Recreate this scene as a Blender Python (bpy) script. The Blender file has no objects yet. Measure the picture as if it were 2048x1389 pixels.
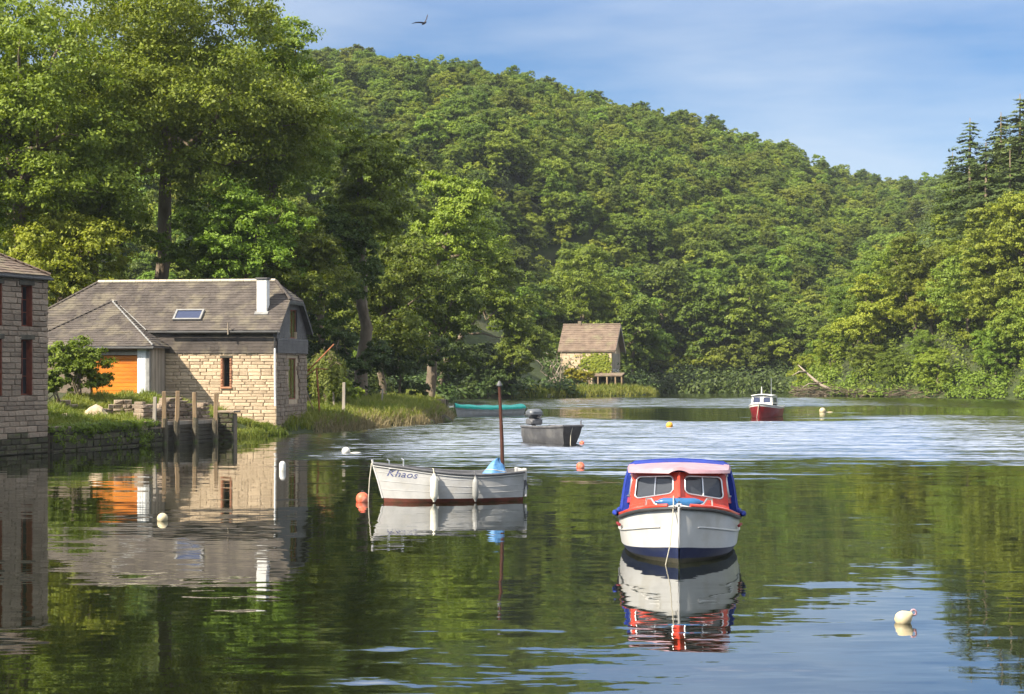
import bpy, math, random
import numpy as np
from mathutils import Vector, Matrix
from mathutils.bvhtree import BVHTree

R = math.radians
scene = bpy.context.scene
COL = scene.collection
rnd = random.Random(7)

# ------------------------------------------------------------------ camera
CAM_H = 3.5
FPX = 60.0 / 36.0 * 2048.0
HORIZON = 740.0
cam_data = bpy.data.cameras.new('camera')
cam_data.lens = 60.0
cam_data.sensor_width = 36.0
cam_data.shift_y = (HORIZON - 694.5) / 2048.0
cam_data.clip_start = 0.5
cam_data.clip_end = 6000.0
cam = bpy.data.objects.new('camera', cam_data)
cam.location = (0, 0, CAM_H)
cam.rotation_euler = (R(90), 0, 0)
COL.objects.link(cam)
scene.camera = cam

# ------------------------------------------------------------------ sky and sun
SUN_EL = R(41)
SUN_AZ = Vector((-0.80, -0.60))            # towards the sun, on the ground
world = bpy.data.worlds.new('World')
scene.world = world
world.use_nodes = True
wn, wl = world.node_tree.nodes, world.node_tree.links
wn.clear()
w_out = wn.new('ShaderNodeOutputWorld')
w_bg = wn.new('ShaderNodeBackground')
w_sky = wn.new('ShaderNodeTexSky')
w_sky.sky_type = 'NISHITA'
w_sky.sun_disc = False
w_sky.sun_elevation = SUN_EL
w_sky.sun_rotation = math.atan2(SUN_AZ.x, SUN_AZ.y)
w_sky.altitude = 50
w_sky.air_density = 1.0
w_sky.dust_density = 0.4
w_sky.ozone_density = 3.0
w_tc = wn.new('ShaderNodeTexCoord')
w_map = wn.new('ShaderNodeMapping')
w_map.inputs['Scale'].default_value = (1.5, 1.5, 8.0)
w_map.inputs['Location'].default_value = (1.35, 0.9, 0.45)
w_noise = wn.new('ShaderNodeTexNoise')
w_noise.inputs['Scale'].default_value = 2.2
w_noise.inputs['Detail'].default_value = 5
w_noise.inputs['Roughness'].default_value = 0.5
w_ramp = wn.new('ShaderNodeValToRGB')
w_ramp.color_ramp.elements[0].position = 0.40
w_ramp.color_ramp.elements[0].color = (0, 0, 0, 1)
w_ramp.color_ramp.elements[1].position = 0.66
w_ramp.color_ramp.elements[1].color = (0.50, 0.50, 0.50, 1)
w_tint = wn.new('ShaderNodeMix')
w_tint.data_type = 'RGBA'; w_tint.blend_type = 'MULTIPLY'
w_tint.inputs[0].default_value = 1.0
w_tint.inputs[7].default_value = (0.50, 0.72, 0.95, 1)
w_mix = wn.new('ShaderNodeMix')
w_mix.data_type = 'RGBA'
w_mix.inputs[7].default_value = (6.6, 7.2, 7.9, 1)
wl.new(w_tc.outputs['Generated'], w_map.inputs['Vector'])
wl.new(w_map.outputs[0], w_noise.inputs['Vector'])
wl.new(w_noise.outputs[0], w_ramp.inputs[0])
wl.new(w_sky.outputs[0], w_tint.inputs[6])
w_sep = wn.new('ShaderNodeSeparateXYZ')
wl.new(w_tc.outputs['Generated'], w_sep.inputs[0])
w_el = wn.new('ShaderNodeMapRange'); w_el.interpolation_type = 'SMOOTHSTEP'      # thin high cloud, as the silvery water shows
w_el.inputs[1].default_value = 0.18; w_el.inputs[2].default_value = 0.33; w_el.inputs[3].default_value = 0.0; w_el.inputs[4].default_value = 0.66
wl.new(w_sep.outputs['Z'], w_el.inputs[0])
wl.new(w_ramp.outputs[0], w_mix.inputs[0])
w_high = wn.new('ShaderNodeMix'); w_high.data_type = 'RGBA'
w_high.inputs[7].default_value = (14.0, 14.5, 15.3, 1)
wl.new(w_el.outputs[0], w_high.inputs[0]); wl.new(w_mix.outputs[2], w_high.inputs[6])
wl.new(w_tint.outputs[2], w_mix.inputs[6])
wl.new(w_high.outputs[2], w_bg.inputs['Color'])
w_bg.inputs['Strength'].default_value = 0.055
wl.new(w_bg.outputs[0], w_out.inputs['Surface'])

sun_data = bpy.data.lights.new('sun', 'SUN')
sun_data.energy = 4.9
sun_data.angle = R(0.5)
sun_data.color = (1.0, 0.91, 0.75)
sun = bpy.data.objects.new('sun', sun_data)
sv = Vector((SUN_AZ.x, SUN_AZ.y, 0)).normalized() * math.cos(SUN_EL) + Vector((0, 0, math.sin(SUN_EL)))
sun.rotation_euler = (-sv).to_track_quat('-Z', 'Y').to_euler()
sun.location = sv * 300
COL.objects.link(sun)

scene.view_settings.view_transform = 'Standard'
scene.view_settings.look = 'None'
scene.view_settings.exposure = 1.22
scene.view_settings.gamma = 1.0
scene.cycles.max_bounces = 6
scene.cycles.diffuse_bounces = 2
scene.cycles.glossy_bounces = 3
scene.cycles.transmission_bounces = 4
scene.cycles.transparent_max_bounces = 6
scene.cycles.volume_bounces = 0
scene.cycles.caustics_reflective = False
scene.cycles.caustics_refractive = False
scene.cycles.use_denoising = True
scene.cycles.use_adaptive_sampling = True
scene.cycles.adaptive_threshold = 0.02


# ------------------------------------------------------------------ helpers
def at(px, py, Y):
    """the point that the photograph shows at a pixel, at a chosen real distance"""
    return Vector(((px - 1024.0) / FPX * Y, Y, CAM_H + (HORIZON - py) / FPX * Y))


def tag(o, label=None, cat=None, group=None, kind=None):
    if label: o['label'] = label
    if cat: o['category'] = cat
    if group: o['group'] = group
    if kind: o['kind'] = kind
    return o


def empty(name, loc=(0, 0, 0), rz=0.0, label=None, cat=None, group=None):
    o = bpy.data.objects.new(name, None)
    o.empty_display_size = 0.2
    o.location = loc
    o.rotation_euler = (0, 0, rz)
    COL.objects.link(o)
    return tag(o, label, cat, group)


def link(name, me, parent=None):
    o = bpy.data.objects.new(name, me)
    COL.objects.link(o)
    o.parent = parent
    return o


class MB:
    """collects polygons, then links them as one mesh object"""
    def __init__(self):
        self.v = []; self.f = []

    def poly(self, pts):
        b = len(self.v)
        self.v.extend(tuple(p) for p in pts)
        self.f.append(tuple(range(b, b + len(pts))))
        return self

    def grid(self, rows, close=False):
        b = len(self.v); n = len(rows[0])
        for r in rows: self.v.extend(tuple(p) for p in r)
        for i in range(len(rows) - 1):
            for j in range(n if close else n - 1):
                k = (j + 1) % n
                self.f.append((b + i * n + j, b + i * n + k, b + (i + 1) * n + k, b + (i + 1) * n + j))
        return self

    def box(self, x0, x1, y0, y1, z0, z1, M=None):
        p = [Vector((x, y, z)) for z in (z0, z1) for y in (y0, y1) for x in (x0, x1)]
        if M is not None: p = [M @ q for q in p]
        b = len(self.v)
        self.v.extend(tuple(q) for q in p)
        for f in ((0, 2, 3, 1), (4, 5, 7, 6), (0, 1, 5, 4), (2, 6, 7, 3), (0, 4, 6, 2), (1, 3, 7, 5)):
            self.f.append(tuple(b + i for i in f))
        return self

    def cbox(self, x0, x1, y0, y1, z0, z1, c=0.01, M=None):
        """box with chamfered vertical and horizontal edges"""
        import itertools
        b = len(self.v)
        idx = {}
        lo = (x0, y0, z0); hi = (x1, y1, z1)
        for s in itertools.product((0, 1), repeat=3):
            for a in range(3):
                p = [(hi[k] - c if s[k] else lo[k] + c) for k in range(3)]
                p[a] = hi[a] if s[a] else lo[a]
                q = Vector(p)
                if M is not None: q = M @ q
                idx[(s, a)] = len(self.v); self.v.append(tuple(q))
        for a in range(3):
            o1, o2 = [k for k in range(3) if k != a]
            for val in (0, 1):
                def key(i, j):
                    s = [0, 0, 0]; s[a] = val; s[o1] = i; s[o2] = j
                    return idx[(tuple(s), a)]
                self.f.append((key(0, 0), key(1, 0), key(1, 1), key(0, 1)))
        for a in range(3):
            o1, o2 = [k for k in range(3) if k != a]
            for i in (0, 1):
                for j in (0, 1):
                    s0 = [0, 0, 0]; s0[o1] = i; s0[o2] = j
                    s1 = list(s0); s1[a] = 1
                    self.f.append((idx[(tuple(s0), o1)], idx[(tuple(s1), o1)], idx[(tuple(s1), o2)], idx[(tuple(s0), o2)]))
        for s in itertools.product((0, 1), repeat=3):
            self.f.append((idx[(s, 0)], idx[(s, 1)], idx[(s, 2)]))
        return self

    def tube(self, pts, r, n=8, cap=True):
        pts = [Vector(p) for p in pts]
        rs = r if isinstance(r, (list, tuple)) else [r] * len(pts)
        rows = []
        up = Vector((0.13, 0.21, 1)).normalized()
        for i, p in enumerate(pts):
            d = (pts[min(i + 1, len(pts) - 1)] - pts[max(i - 1, 0)]).normalized()
            a = d.cross(up)
            if a.length < 1e-3: a = d.cross(Vector((1, 0, 0)))
            a.normalize(); c = a.cross(d)
            rows.append([p + (a * math.cos(t) + c * math.sin(t)) * rs[i] for t in [2 * math.pi * k / n for k in range(n)]])
        self.grid(rows, True)
        if cap:
            self.poly(list(reversed(rows[0]))); self.poly(rows[-1])
        return self

    def lathe(self, prof, n=20, M=None):
        rows = []
        for r, z in prof:
            row = [Vector((r * math.cos(2 * math.pi * k / n), r * math.sin(2 * math.pi * k / n), z)) for k in range(n)]
            if M is not None: row = [M @ q for q in row]
            rows.append(row)
        self.grid(rows, True)
        return self

    def slab(self, pts, off):
        """closed prism between a polygon and its copy moved by off"""
        off = Vector(off)
        a = [Vector(p) for p in pts]; c = [p + off for p in a]
        self.poly(a); self.poly(list(reversed(c)))
        for i in range(len(a)):
            j = (i + 1) % len(a)
            self.poly([a[j], a[i], c[i], c[j]])
        return self

    def build(self, name, mat, parent=None, smooth=False, fix=True):
        me = bpy.data.meshes.new(name)
        me.from_pydata(self.v, [], self.f)
        if fix:
            import bmesh
            bm = bmesh.new(); bm.from_mesh(me)
            bmesh.ops.remove_doubles(bm, verts=bm.verts, dist=1e-5)
            bmesh.ops.recalc_face_normals(bm, faces=bm.faces)
            bm.to_mesh(me); bm.free()
        if smooth:
            me.polygons.foreach_set('use_smooth', [True] * len(me.polygons))
            if smooth != 'all':
                me.set_sharp_from_angle(angle=R(40))
        me.materials.append(mat)
        return link(name, me, parent)


def quad_mesh(name, V, mat, tint=None):
    """V: (n,4,3) numpy array of loose quads"""
    n = len(V)
    me = bpy.data.meshes.new(name)
    me.vertices.add(n * 4)
    me.vertices.foreach_set('co', V.astype(np.float32).reshape(-1))
    me.loops.add(n * 4)
    me.loops.foreach_set('vertex_index', np.arange(n * 4, dtype=np.int32))
    me.polygons.add(n)
    me.polygons.foreach_set('loop_start', np.arange(0, n * 4, 4, dtype=np.int32))
    me.polygons.foreach_set('loop_total', np.full(n, 4, dtype=np.int32))
    me.update(calc_edges=True)
    if tint is not None:
        a = me.attributes.new('tint', 'FLOAT', 'FACE')
        a.data.foreach_set('value', tint.astype(np.float32))
    me.materials.append(mat)
    return me


# ------------------------------------------------------------------ materials
def new_mat(name):
    m = bpy.data.materials.new(name)
    m.use_nodes = True
    nt = m.node_tree
    return m, nt.nodes, nt.links, nt.nodes['Principled BSDF']


def pmat(name, a, b, scale=3.0, rough=0.8, bump=0.0, bscale=None, stretch=(1, 1, 1), metal=0.0, per_object=0.0,
         c=None, cscale=0.7, camount=0.5, spec=0.4, detail=6, coat=0.0):
    """two-colour noise paint, optional third colour in patches, grain bump, piece-to-piece variation"""
    m, N, L, P = new_mat(name)
    tc = N.new('ShaderNodeTexCoord')
    mp = N.new('ShaderNodeMapping'); mp.inputs['Scale'].default_value = stretch
    L.new(tc.outputs['Object'], mp.inputs['Vector'])
    nz = N.new('ShaderNodeTexNoise'); nz.inputs['Scale'].default_value = scale; nz.inputs['Detail'].default_value = detail
    nz.inputs['Roughness'].default_value = 0.62
    L.new(mp.outputs[0], nz.inputs['Vector'])
    rp = N.new('ShaderNodeValToRGB')
    rp.color_ramp.elements[0].position = 0.33; rp.color_ramp.elements[0].color = (*a, 1)
    rp.color_ramp.elements[1].position = 0.67; rp.color_ramp.elements[1].color = (*b, 1)
    L.new(nz.outputs[0], rp.inputs[0])
    colour = rp.outputs[0]
    if c is not None:
        n2 = N.new('ShaderNodeTexNoise'); n2.inputs['Scale'].default_value = cscale; n2.inputs['Detail'].default_value = 5
        L.new(tc.outputs['Object'], n2.inputs['Vector'])
        r2 = N.new('ShaderNodeValToRGB')
        r2.color_ramp.elements[0].position = 0.5; r2.color_ramp.elements[0].color = (0, 0, 0, 1)
        r2.color_ramp.elements[1].position = 0.64; r2.color_ramp.elements[1].color = (camount, camount, camount, 1)
        L.new(n2.outputs[0], r2.inputs[0])
        mx = N.new('ShaderNodeMix'); mx.data_type = 'RGBA'
        mx.inputs[7].default_value = (*c, 1)
        L.new(r2.outputs[0], mx.inputs[0]); L.new(colour, mx.inputs[6])
        colour = mx.outputs[2]
    if per_object > 0:
        oi = N.new('ShaderNodeObjectInfo')
        mr = N.new('ShaderNodeMapRange')
        mr.inputs[3].default_value = 1 - per_object; mr.inputs[4].default_value = 1 + per_object
        L.new(oi.outputs['Random'], mr.inputs[0])
        hs = N.new('ShaderNodeHueSaturation')
        L.new(mr.outputs[0], hs.inputs['Value']); L.new(colour, hs.inputs['Color'])
        colour = hs.outputs[0]
    L.new(colour, P.inputs['Base Color'])
    P.inputs['Roughness'].default_value = rough
    P.inputs['Metallic'].default_value = metal
    P.inputs['Specular IOR Level'].default_value = spec
    P.inputs['Coat Weight'].default_value = coat
    if bump > 0:
        nb = N.new('ShaderNodeTexNoise'); nb.inputs['Scale'].default_value = bscale or scale * 4; nb.inputs['Detail'].default_value = 6
        L.new(mp.outputs[0], nb.inputs['Vector'])
        bp = N.new('ShaderNodeBump'); bp.inputs['Strength'].default_value = 1.0; bp.inputs['Distance'].default_value = bump
        L.new(nb.outputs[0], bp.inputs['Height']); L.new(bp.outputs[0], P.inputs['Normal'])
    return m


def leaf_mat(name, dark, light, hue=0.03, val=0.25, trans=0.31):
    m, N, L, P = new_mat(name)
    at_ = N.new('ShaderNodeAttribute'); at_.attribute_name = 'tint'
    mx = N.new('ShaderNodeMix'); mx.data_type = 'RGBA'
    mx.inputs[6].default_value = (*dark, 1); mx.inputs[7].default_value = (*light, 1)
    L.new(at_.outputs['Fac'], mx.inputs[0])
    oi = N.new('ShaderNodeObjectInfo')
    r1 = N.new('ShaderNodeMapRange'); r1.inputs[3].default_value = 0.5 - hue; r1.inputs[4].default_value = 0.5 + hue
    mlt = N.new('ShaderNodeMath'); mlt.operation = 'MULTIPLY'; mlt.inputs[1].default_value = 7.31
    frc = N.new('ShaderNodeMath'); frc.operation = 'FRACT'
    r2 = N.new('ShaderNodeMapRange'); r2.inputs[3].default_value = 1 - val; r2.inputs[4].default_value = 1 + val
    L.new(oi.outputs['Random'], r1.inputs[0]); L.new(oi.outputs['Random'], mlt.inputs[0])
    L.new(mlt.outputs[0], frc.inputs[0]); L.new(frc.outputs[0], r2.inputs[0])
    hs = N.new('ShaderNodeHueSaturation')
    L.new(r1.outputs[0], hs.inputs['Hue']); L.new(r2.outputs[0], hs.inputs['Value']); L.new(mx.outputs[2], hs.inputs['Color'])
    L.new(hs.outputs[0], P.inputs['Base Color'])
    P.inputs['Roughness'].default_value = 0.55
    P.inputs['Specular IOR Level'].default_value = 0.25
    tr = N.new('ShaderNodeBsdfTranslucent')
    h2 = N.new('ShaderNodeHueSaturation'); h2.inputs['Value'].default_value = 1.3; h2.inputs['Saturation'].default_value = 1.1
    L.new(hs.outputs[0], h2.inputs['Color']); L.new(h2.outputs[0], tr.inputs['Color'])
    ms = N.new('ShaderNodeMixShader'); ms.inputs[0].default_value = trans
    out = N['Material Output']
    L.new(P.outputs[0], ms.inputs[1]); L.new(tr.outputs[0], ms.inputs[2]); L.new(ms.outputs[0], out.inputs['Surface'])
    return m


def glass_mat(name, col=(0.02, 0.025, 0.03), rough=0.06):
    m, N, L, P = new_mat(name)
    P.inputs['Base Color'].default_value = (*col, 1)
    P.inputs['Roughness'].default_value = rough
    P.inputs['IOR'].default_value = 1.52
    return m


M = {}
M['bark'] = pmat('bark', (0.10, 0.075, 0.05), (0.22, 0.17, 0.12), 2.2, 0.9, 0.03, 7, (1, 1, 0.25))
M['leaf_oak'] = leaf_mat('leaf_oak', (0.1003, 0.1534, 0.0142), (0.2065, 0.2655, 0.0307), 0.018, 0.22)
M['leaf_lime'] = leaf_mat('leaf_lime', (0.1475, 0.1947, 0.0165), (0.2714, 0.3127, 0.0378), 0.018, 0.22)
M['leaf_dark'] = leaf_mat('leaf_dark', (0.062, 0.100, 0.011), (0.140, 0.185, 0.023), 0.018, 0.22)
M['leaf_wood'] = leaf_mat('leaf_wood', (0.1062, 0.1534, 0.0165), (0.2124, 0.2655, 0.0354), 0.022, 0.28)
M['leaf_shaded'] = leaf_mat('leaf_shaded', (0.030, 0.052, 0.010), (0.072, 0.104, 0.020), 0.012, 0.15, 0.15)  # darkened leaf colour: shade of the cove and left bank painted in
M['leaf_fir'] = leaf_mat('leaf_fir', (0.055, 0.085, 0.022), (0.120, 0.150, 0.036), 0.012, 0.15, 0.15)
M['leaf_gold'] = leaf_mat('leaf_gold', (0.20, 0.20, 0.012), (0.30, 0.27, 0.02), 0.01, 0.1)
M['leaf_willow'] = leaf_mat('leaf_willow', (0.10, 0.13, 0.02), (0.18, 0.20, 0.04), 0.01, 0.1)
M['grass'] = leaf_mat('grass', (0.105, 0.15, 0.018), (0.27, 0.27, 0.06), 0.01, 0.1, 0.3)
M['reed'] = leaf_mat('reed', (0.16, 0.14, 0.06), (0.30, 0.25, 0.13), 0.01, 0.1, 0.2)
M['soil'] = pmat('soil', (0.022, 0.034, 0.008), (0.048, 0.064, 0.015), 0.6, 0.95, 0.06, 3, c=(0.045, 0.04, 0.022), cscale=0.15)
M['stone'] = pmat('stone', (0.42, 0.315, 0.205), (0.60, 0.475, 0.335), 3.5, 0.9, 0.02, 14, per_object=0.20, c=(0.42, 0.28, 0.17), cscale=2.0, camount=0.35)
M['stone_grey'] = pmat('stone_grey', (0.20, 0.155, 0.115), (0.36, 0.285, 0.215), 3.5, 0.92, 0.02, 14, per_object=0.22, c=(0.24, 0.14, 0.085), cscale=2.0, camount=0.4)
M['stone_moss'] = pmat('stone_moss', (0.045, 0.038, 0.026), (0.10, 0.085, 0.055), 3.5, 0.9, 0.025, 12, per_object=0.3, c=(0.06, 0.085, 0.015), cscale=1.6, camount=0.85)
M['mortar'] = pmat('mortar', (0.38, 0.29, 0.195), (0.50, 0.395, 0.275), 5, 0.95, 0.01, 20)
M['mortar_dark'] = pmat('mortar_dark', (0.13, 0.10, 0.075), (0.21, 0.165, 0.12), 5, 0.95, 0.01, 20)
M['slate'] = pmat('slate', (0.048, 0.039, 0.034), (0.100, 0.082, 0.070), 1.3, 0.85, 0.006, 9, c=(0.17, 0.145, 0.10), cscale=1.1, camount=0.6)
M['slate_dark'] = pmat('slate_dark', (0.06, 0.058, 0.06), (0.115, 0.108, 0.105), 1.5, 0.7, 0.006, 9)
M['slate_brown'] = pmat('slate_brown', (0.115, 0.080, 0.060), (0.20, 0.145, 0.105), 1.2, 0.85, 0.01, 8, c=(0.20, 0.19, 0.10), cscale=0.8, camount=0.4)
M['ridge'] = pmat('ridge', (0.36, 0.31, 0.24), (0.52, 0.46, 0.36), 4, 0.85, 0.006, 20, per_object=0.12)
M['render_white'] = pmat('render_white', (0.62, 0.60, 0.56), (0.80, 0.79, 0.76), 2.5, 0.75, 0.004, 20, c=(0.50, 0.47, 0.40), cscale=1.5, camount=0.3)
M['paint_white'] = pmat('paint_white', (0.66, 0.65, 0.63), (0.80, 0.80, 0.79), 3, 0.5, 0.002, 20, c=(0.55, 0.52, 0.47), cscale=2.0, camount=0.25)
M['orange'] = pmat('orange', (0.46, 0.125, 0.006), (0.62, 0.205, 0.012), 3, 0.5, 0.003, 12, (0.3, 1, 1), per_object=0.10)
M['wood_grey'] = pmat('wood_grey', (0.22, 0.19, 0.155), (0.38, 0.335, 0.28), 4, 0.85, 0.008, 10, (1, 1, 0.12), per_object=0.15)
M['wood_post'] = pmat('wood_post', (0.17, 0.115, 0.065), (0.33, 0.235, 0.14), 5, 0.88, 0.012, 12, (1, 1, 0.12), per_object=0.15)
M['wood_wet'] = pmat('wood_wet', (0.035, 0.030, 0.022), (0.075, 0.065, 0.045), 4, 0.7, 0.01, 10, (1, 1, 0.2))
M['rust'] = pmat('rust', (0.20, 0.07, 0.028), (0.36, 0.14, 0.06), 6, 0.85, 0.004, 30)
M['iron_red'] = pmat('iron_red', (0.13, 0.035, 0.02), (0.22, 0.07, 0.04), 4, 0.8, 0.003, 20)
M['brick_red'] = pmat('brick_red', (0.30, 0.13, 0.07), (0.45, 0.22, 0.13), 4, 0.9, 0.008, 20, per_object=0.2)
M['gutter'] = pmat('gutter', (0.02, 0.02, 0.02), (0.04, 0.04, 0.04), 4, 0.5)
M['lead'] = pmat('lead', (0.17, 0.165, 0.16), (0.27, 0.265, 0.255), 4, 0.6, 0.002, 10)
M['glass'] = glass_mat('glass')
M['glass_sky'] = glass_mat('glass_sky', (0.035, 0.045, 0.09), 0.10)
M['glass_olive'] = glass_mat('glass_olive', (0.09, 0.09, 0.03), 0.15)
M['void'] = pmat('void', (0.012, 0.011, 0.01), (0.02, 0.019, 0.018), 3, 0.95)
M['hull_white'] = pmat('hull_white', (0.50, 0.49, 0.475), (0.62, 0.61, 0.595), 1.5, 0.32, 0.001, 8, c=(0.44, 0.41, 0.34), cscale=2.6, camount=0.40, coat=0.1)
M['hull_grey'] = pmat('hull_grey', (0.36, 0.355, 0.345), (0.50, 0.49, 0.48), 1.8, 0.55, 0.002, 10, c=(0.40, 0.37, 0.32), cscale=2.6, camount=0.4)
M['navy'] = pmat('navy', (0.003, 0.007, 0.035), (0.008, 0.016, 0.065), 3, 0.5, 0.002, 12, c=(0.05, 0.05, 0.04), cscale=3, camount=0.4)
M['antifoul'] = pmat('antifoul', (0.10, 0.028, 0.018), (0.19, 0.055, 0.035), 4, 0.75, 0.003, 14, c=(0.05, 0.05, 0.025), cscale=3, camount=0.5)
M['slime'] = pmat('slime', (0.03, 0.028, 0.018), (0.07, 0.062, 0.04), 4, 0.7, 0.004, 14)
M['red_paint'] = pmat('red_paint', (0.50, 0.038, 0.018), (0.62, 0.060, 0.03), 3, 0.30, 0.001, 12, c=(0.60, 0.16, 0.12), cscale=2.5, camount=0.3, coat=0.25)
M['pink_roof'] = pmat('pink_roof', (0.31, 0.17, 0.20), (0.41, 0.26, 0.29), 3, 0.45, 0.001, 12)
M['canvas_blue'] = pmat('canvas_blue', (0.005, 0.020, 0.19), (0.010, 0.036, 0.30), 3, 0.8, 0.035, 4.5)
M['tarp_blue'] = pmat('tarp_blue', (0.045, 0.16, 0.36), (0.10, 0.25, 0.48), 5, 0.55, 0.02, 7)
M['fender_blue'] = pmat('fender_blue', (0.015, 0.08, 0.20), (0.03, 0.13, 0.30), 3, 0.35)
M['fender_white'] = pmat('fender_white', (0.66, 0.62, 0.50), (0.80, 0.77, 0.66), 3, 0.4)
M['fender_grey'] = pmat('fender_grey', (0.20, 0.20, 0.19), (0.30, 0.295, 0.28), 3, 0.5)
M['rubber'] = pmat('rubber', (0.018, 0.018, 0.02), (0.04, 0.04, 0.042), 4, 0.6)
M['gunwale'] = pmat('gunwale', (0.06, 0.06, 0.066), (0.12, 0.12, 0.128), 4, 0.6)
M['mast'] = pmat('mast', (0.040, 0.014, 0.008), (0.085, 0.028, 0.014), 5, 0.35, 0.002, 20, (1, 1, 0.1), coat=0.2)
M['rope'] = pmat('rope', (0.36, 0.33, 0.26), (0.52, 0.48, 0.38), 20, 0.9)
M['alu'] = pmat('alu', (0.58, 0.58, 0.58), (0.72, 0.72, 0.72), 6, 0.3, metal=0.9)
M['dark_hull'] = pmat('dark_hull', (0.035, 0.035, 0.04), (0.07, 0.07, 0.075), 2.5, 0.55, 0.002, 12, c=(0.15, 0.145, 0.14), cscale=2, camount=0.4)
M['engine_grey'] = pmat('engine_grey', (0.07, 0.08, 0.095), (0.12, 0.13, 0.15), 4, 0.4)
M['teal'] = pmat('teal', (0.015, 0.36, 0.28), (0.035, 0.52, 0.42), 3, 0.6, 0.01, 5)
M['maroon'] = pmat('maroon', (0.15, 0.007, 0.010), (0.23, 0.015, 0.018), 3, 0.4)
M['buoy_orange'] = pmat('buoy_orange', (0.62, 0.10, 0.045), (0.78, 0.16, 0.08), 5, 0.5, c=(0.7, 0.42, 0.34), cscale=4, camount=0.4)
M['buoy_amber'] = pmat('buoy_amber', (0.66, 0.30, 0.03), (0.78, 0.40, 0.06), 5, 0.5)
M['buoy_cream'] = pmat('buoy_cream', (0.46, 0.38, 0.22), (0.60, 0.51, 0.33), 5, 0.5, c=(0.22, 0.18, 0.10), cscale=5, camount=0.5)
M['buoy_white'] = pmat('buoy_white', (0.50, 0.49, 0.46), (0.62, 0.61, 0.58), 5, 0.5, c=(0.30, 0.28, 0.2), cscale=5, camount=0.5)
M['letter'] = pmat('letter', (0.05, 0.06, 0.16), (0.08, 0.09, 0.22), 5, 0.5)
M['bird'] = pmat('bird', (0.02, 0.02, 0.03), (0.045, 0.045, 0.06), 10, 0.7)
M['dead_wood'] = pmat('dead_wood', (0.20, 0.16, 0.12), (0.34, 0.28, 0.22), 4, 0.9, 0.01, 12)
M['brush'] = pmat('brush', (0.10, 0.075, 0.05), (0.19, 0.15, 0.10), 3, 0.95, 0.03, 6)


# ------------------------------------------------------------------ land and water
SHORE = [(-80, -120), (-80, 25), (-24.6, 60), (-19.55, 72.2), (-16.9, 79.6), (-13.9, 85.3), (-12.3, 90.6), (-11.2, 93.6),
         (-9.3, 98.0), (-6.9, 105.7), (-4.0, 113.8), (-4.2, 125), (-5.2, 140), (-5.9, 160), (-7.5, 185), (-7.0, 205),
         (0, 211), (10, 222), (18.5, 233), (21, 240), (19, 255), (14, 280), (13, 299), (35, 303), (60, 300), (62, 275),
         (46, 256), (39.4, 241), (43.5, 228), (51.5, 213), (60, 199), (75, 185), (130, 150), (130, -120)]
SH = np.array(SHORE, float)


def shore_dist(X, Y):
    """distance to the waterline, positive on land"""
    P = np.stack([X, Y], -1)
    best = np.full(X.shape, 1e9); inside = np.zeros(X.shape, bool)
    n = len(SH)
    for i in range(n):
        a, b = SH[i], SH[(i + 1) % n]
        ab = b - a
        t = np.clip(((P - a) @ ab) / (ab @ ab), 0, 1)
        best = np.minimum(best, np.hypot(P[..., 0] - a[0] - t * ab[0], P[..., 1] - a[1] - t * ab[1]))
        cond = (a[1] > Y) != (b[1] > Y)
        with np.errstate(divide='ignore', invalid='ignore'):
            xi = a[0] + (Y - a[1]) * ab[0] / (ab[1] if ab[1] != 0 else 1e-9)
        inside ^= cond & (X < xi)
    return np.where(inside, -best, best)


CREST = np.array([(-400, 175), (300, 128), (590, 116), (750, 122), (850, 132), (1000, 156), (1100, 176), (1200, 202), (1300, 224),
                  (1400, 248), (1500, 277), (1600, 312), (1700, 356), (1760, 366), (1870, 362), (2048, 330), (2500, 280)], float)


def hgt(X, Y):
    X = np.asarray(X, float); Y = np.asarray(Y, float)
    d = shore_dist(X, Y)
    Yp = np.maximum(Y, 1.0)
    px = 1024 + FPX * X / Yp
    base = np.interp(d, [-6, 0, 0.3, 1.2, 4, 10], [-2.0, -0.4, -0.08, 0.45, 0.85, 1.3])
    quay = np.interp(d, [-2, 0.35, 0.95, 3.0, 7.0, 20], [-1.2, -1.0, 0.90, 1.1, 2.1, 2.6])
    qw = np.clip((-14.5 - X) / 0.8, 0, 1) * (Y < 92.5) * (X < 0)
    low = np.interp(d, [-2, 0.2, 0.9, 3, 9], [-1.2, -0.6, 0.12, 0.4, 0.7])
    z = np.where((Y < 90.8) & (X < 0), quay * qw + low * (1 - qw), base)
    left = np.where((X < 0) & (Y > 60), np.clip(d - 13, 0, 60) * 0.11, 0)
    Yc = np.interp(px, [1000, 1550, 1750], [520, 520, 660])
    Ys = np.interp(px, [700, 1000, 1130, 1260, 1480], [195, 206, 240, 265, 302])
    top = CAM_H + (HORIZON - np.interp(px, CREST[:, 0], CREST[:, 1])) / FPX * Yc - 7.6
    u = (Y - Ys) / (Yc - Ys)
    rise = 0.55 * np.clip(u, 0, 1) + 0.45 * np.sin(np.pi / 2 * np.clip(u, 0, 1))
    hill = top * rise * np.where(u > 1, np.clip(1 - 0.35 * (u - 1), 0.4, 1), 1) * np.clip((d - 2) / 30, 0, 1)
    right = np.where((X > 30) & (d > 0), 46 * (1 - np.exp(-0.85 * np.clip(d - 1.0, 0, 200) / 46)), 0) * np.clip((345 - Y) / 60, 0, 1)
    rough = 0.25 * np.sin(X * 0.7 + 1.3 * np.sin(Y * 0.31)) * np.sin(Y * 0.53 + X * 0.11) * np.clip((d - 6) / 10, 0, 1)
    return z + np.maximum(np.maximum(left, hill), right) + rough


def hz(x, y):
    return float(hgt(np.array([x]), np.array([y]))[0])


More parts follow.
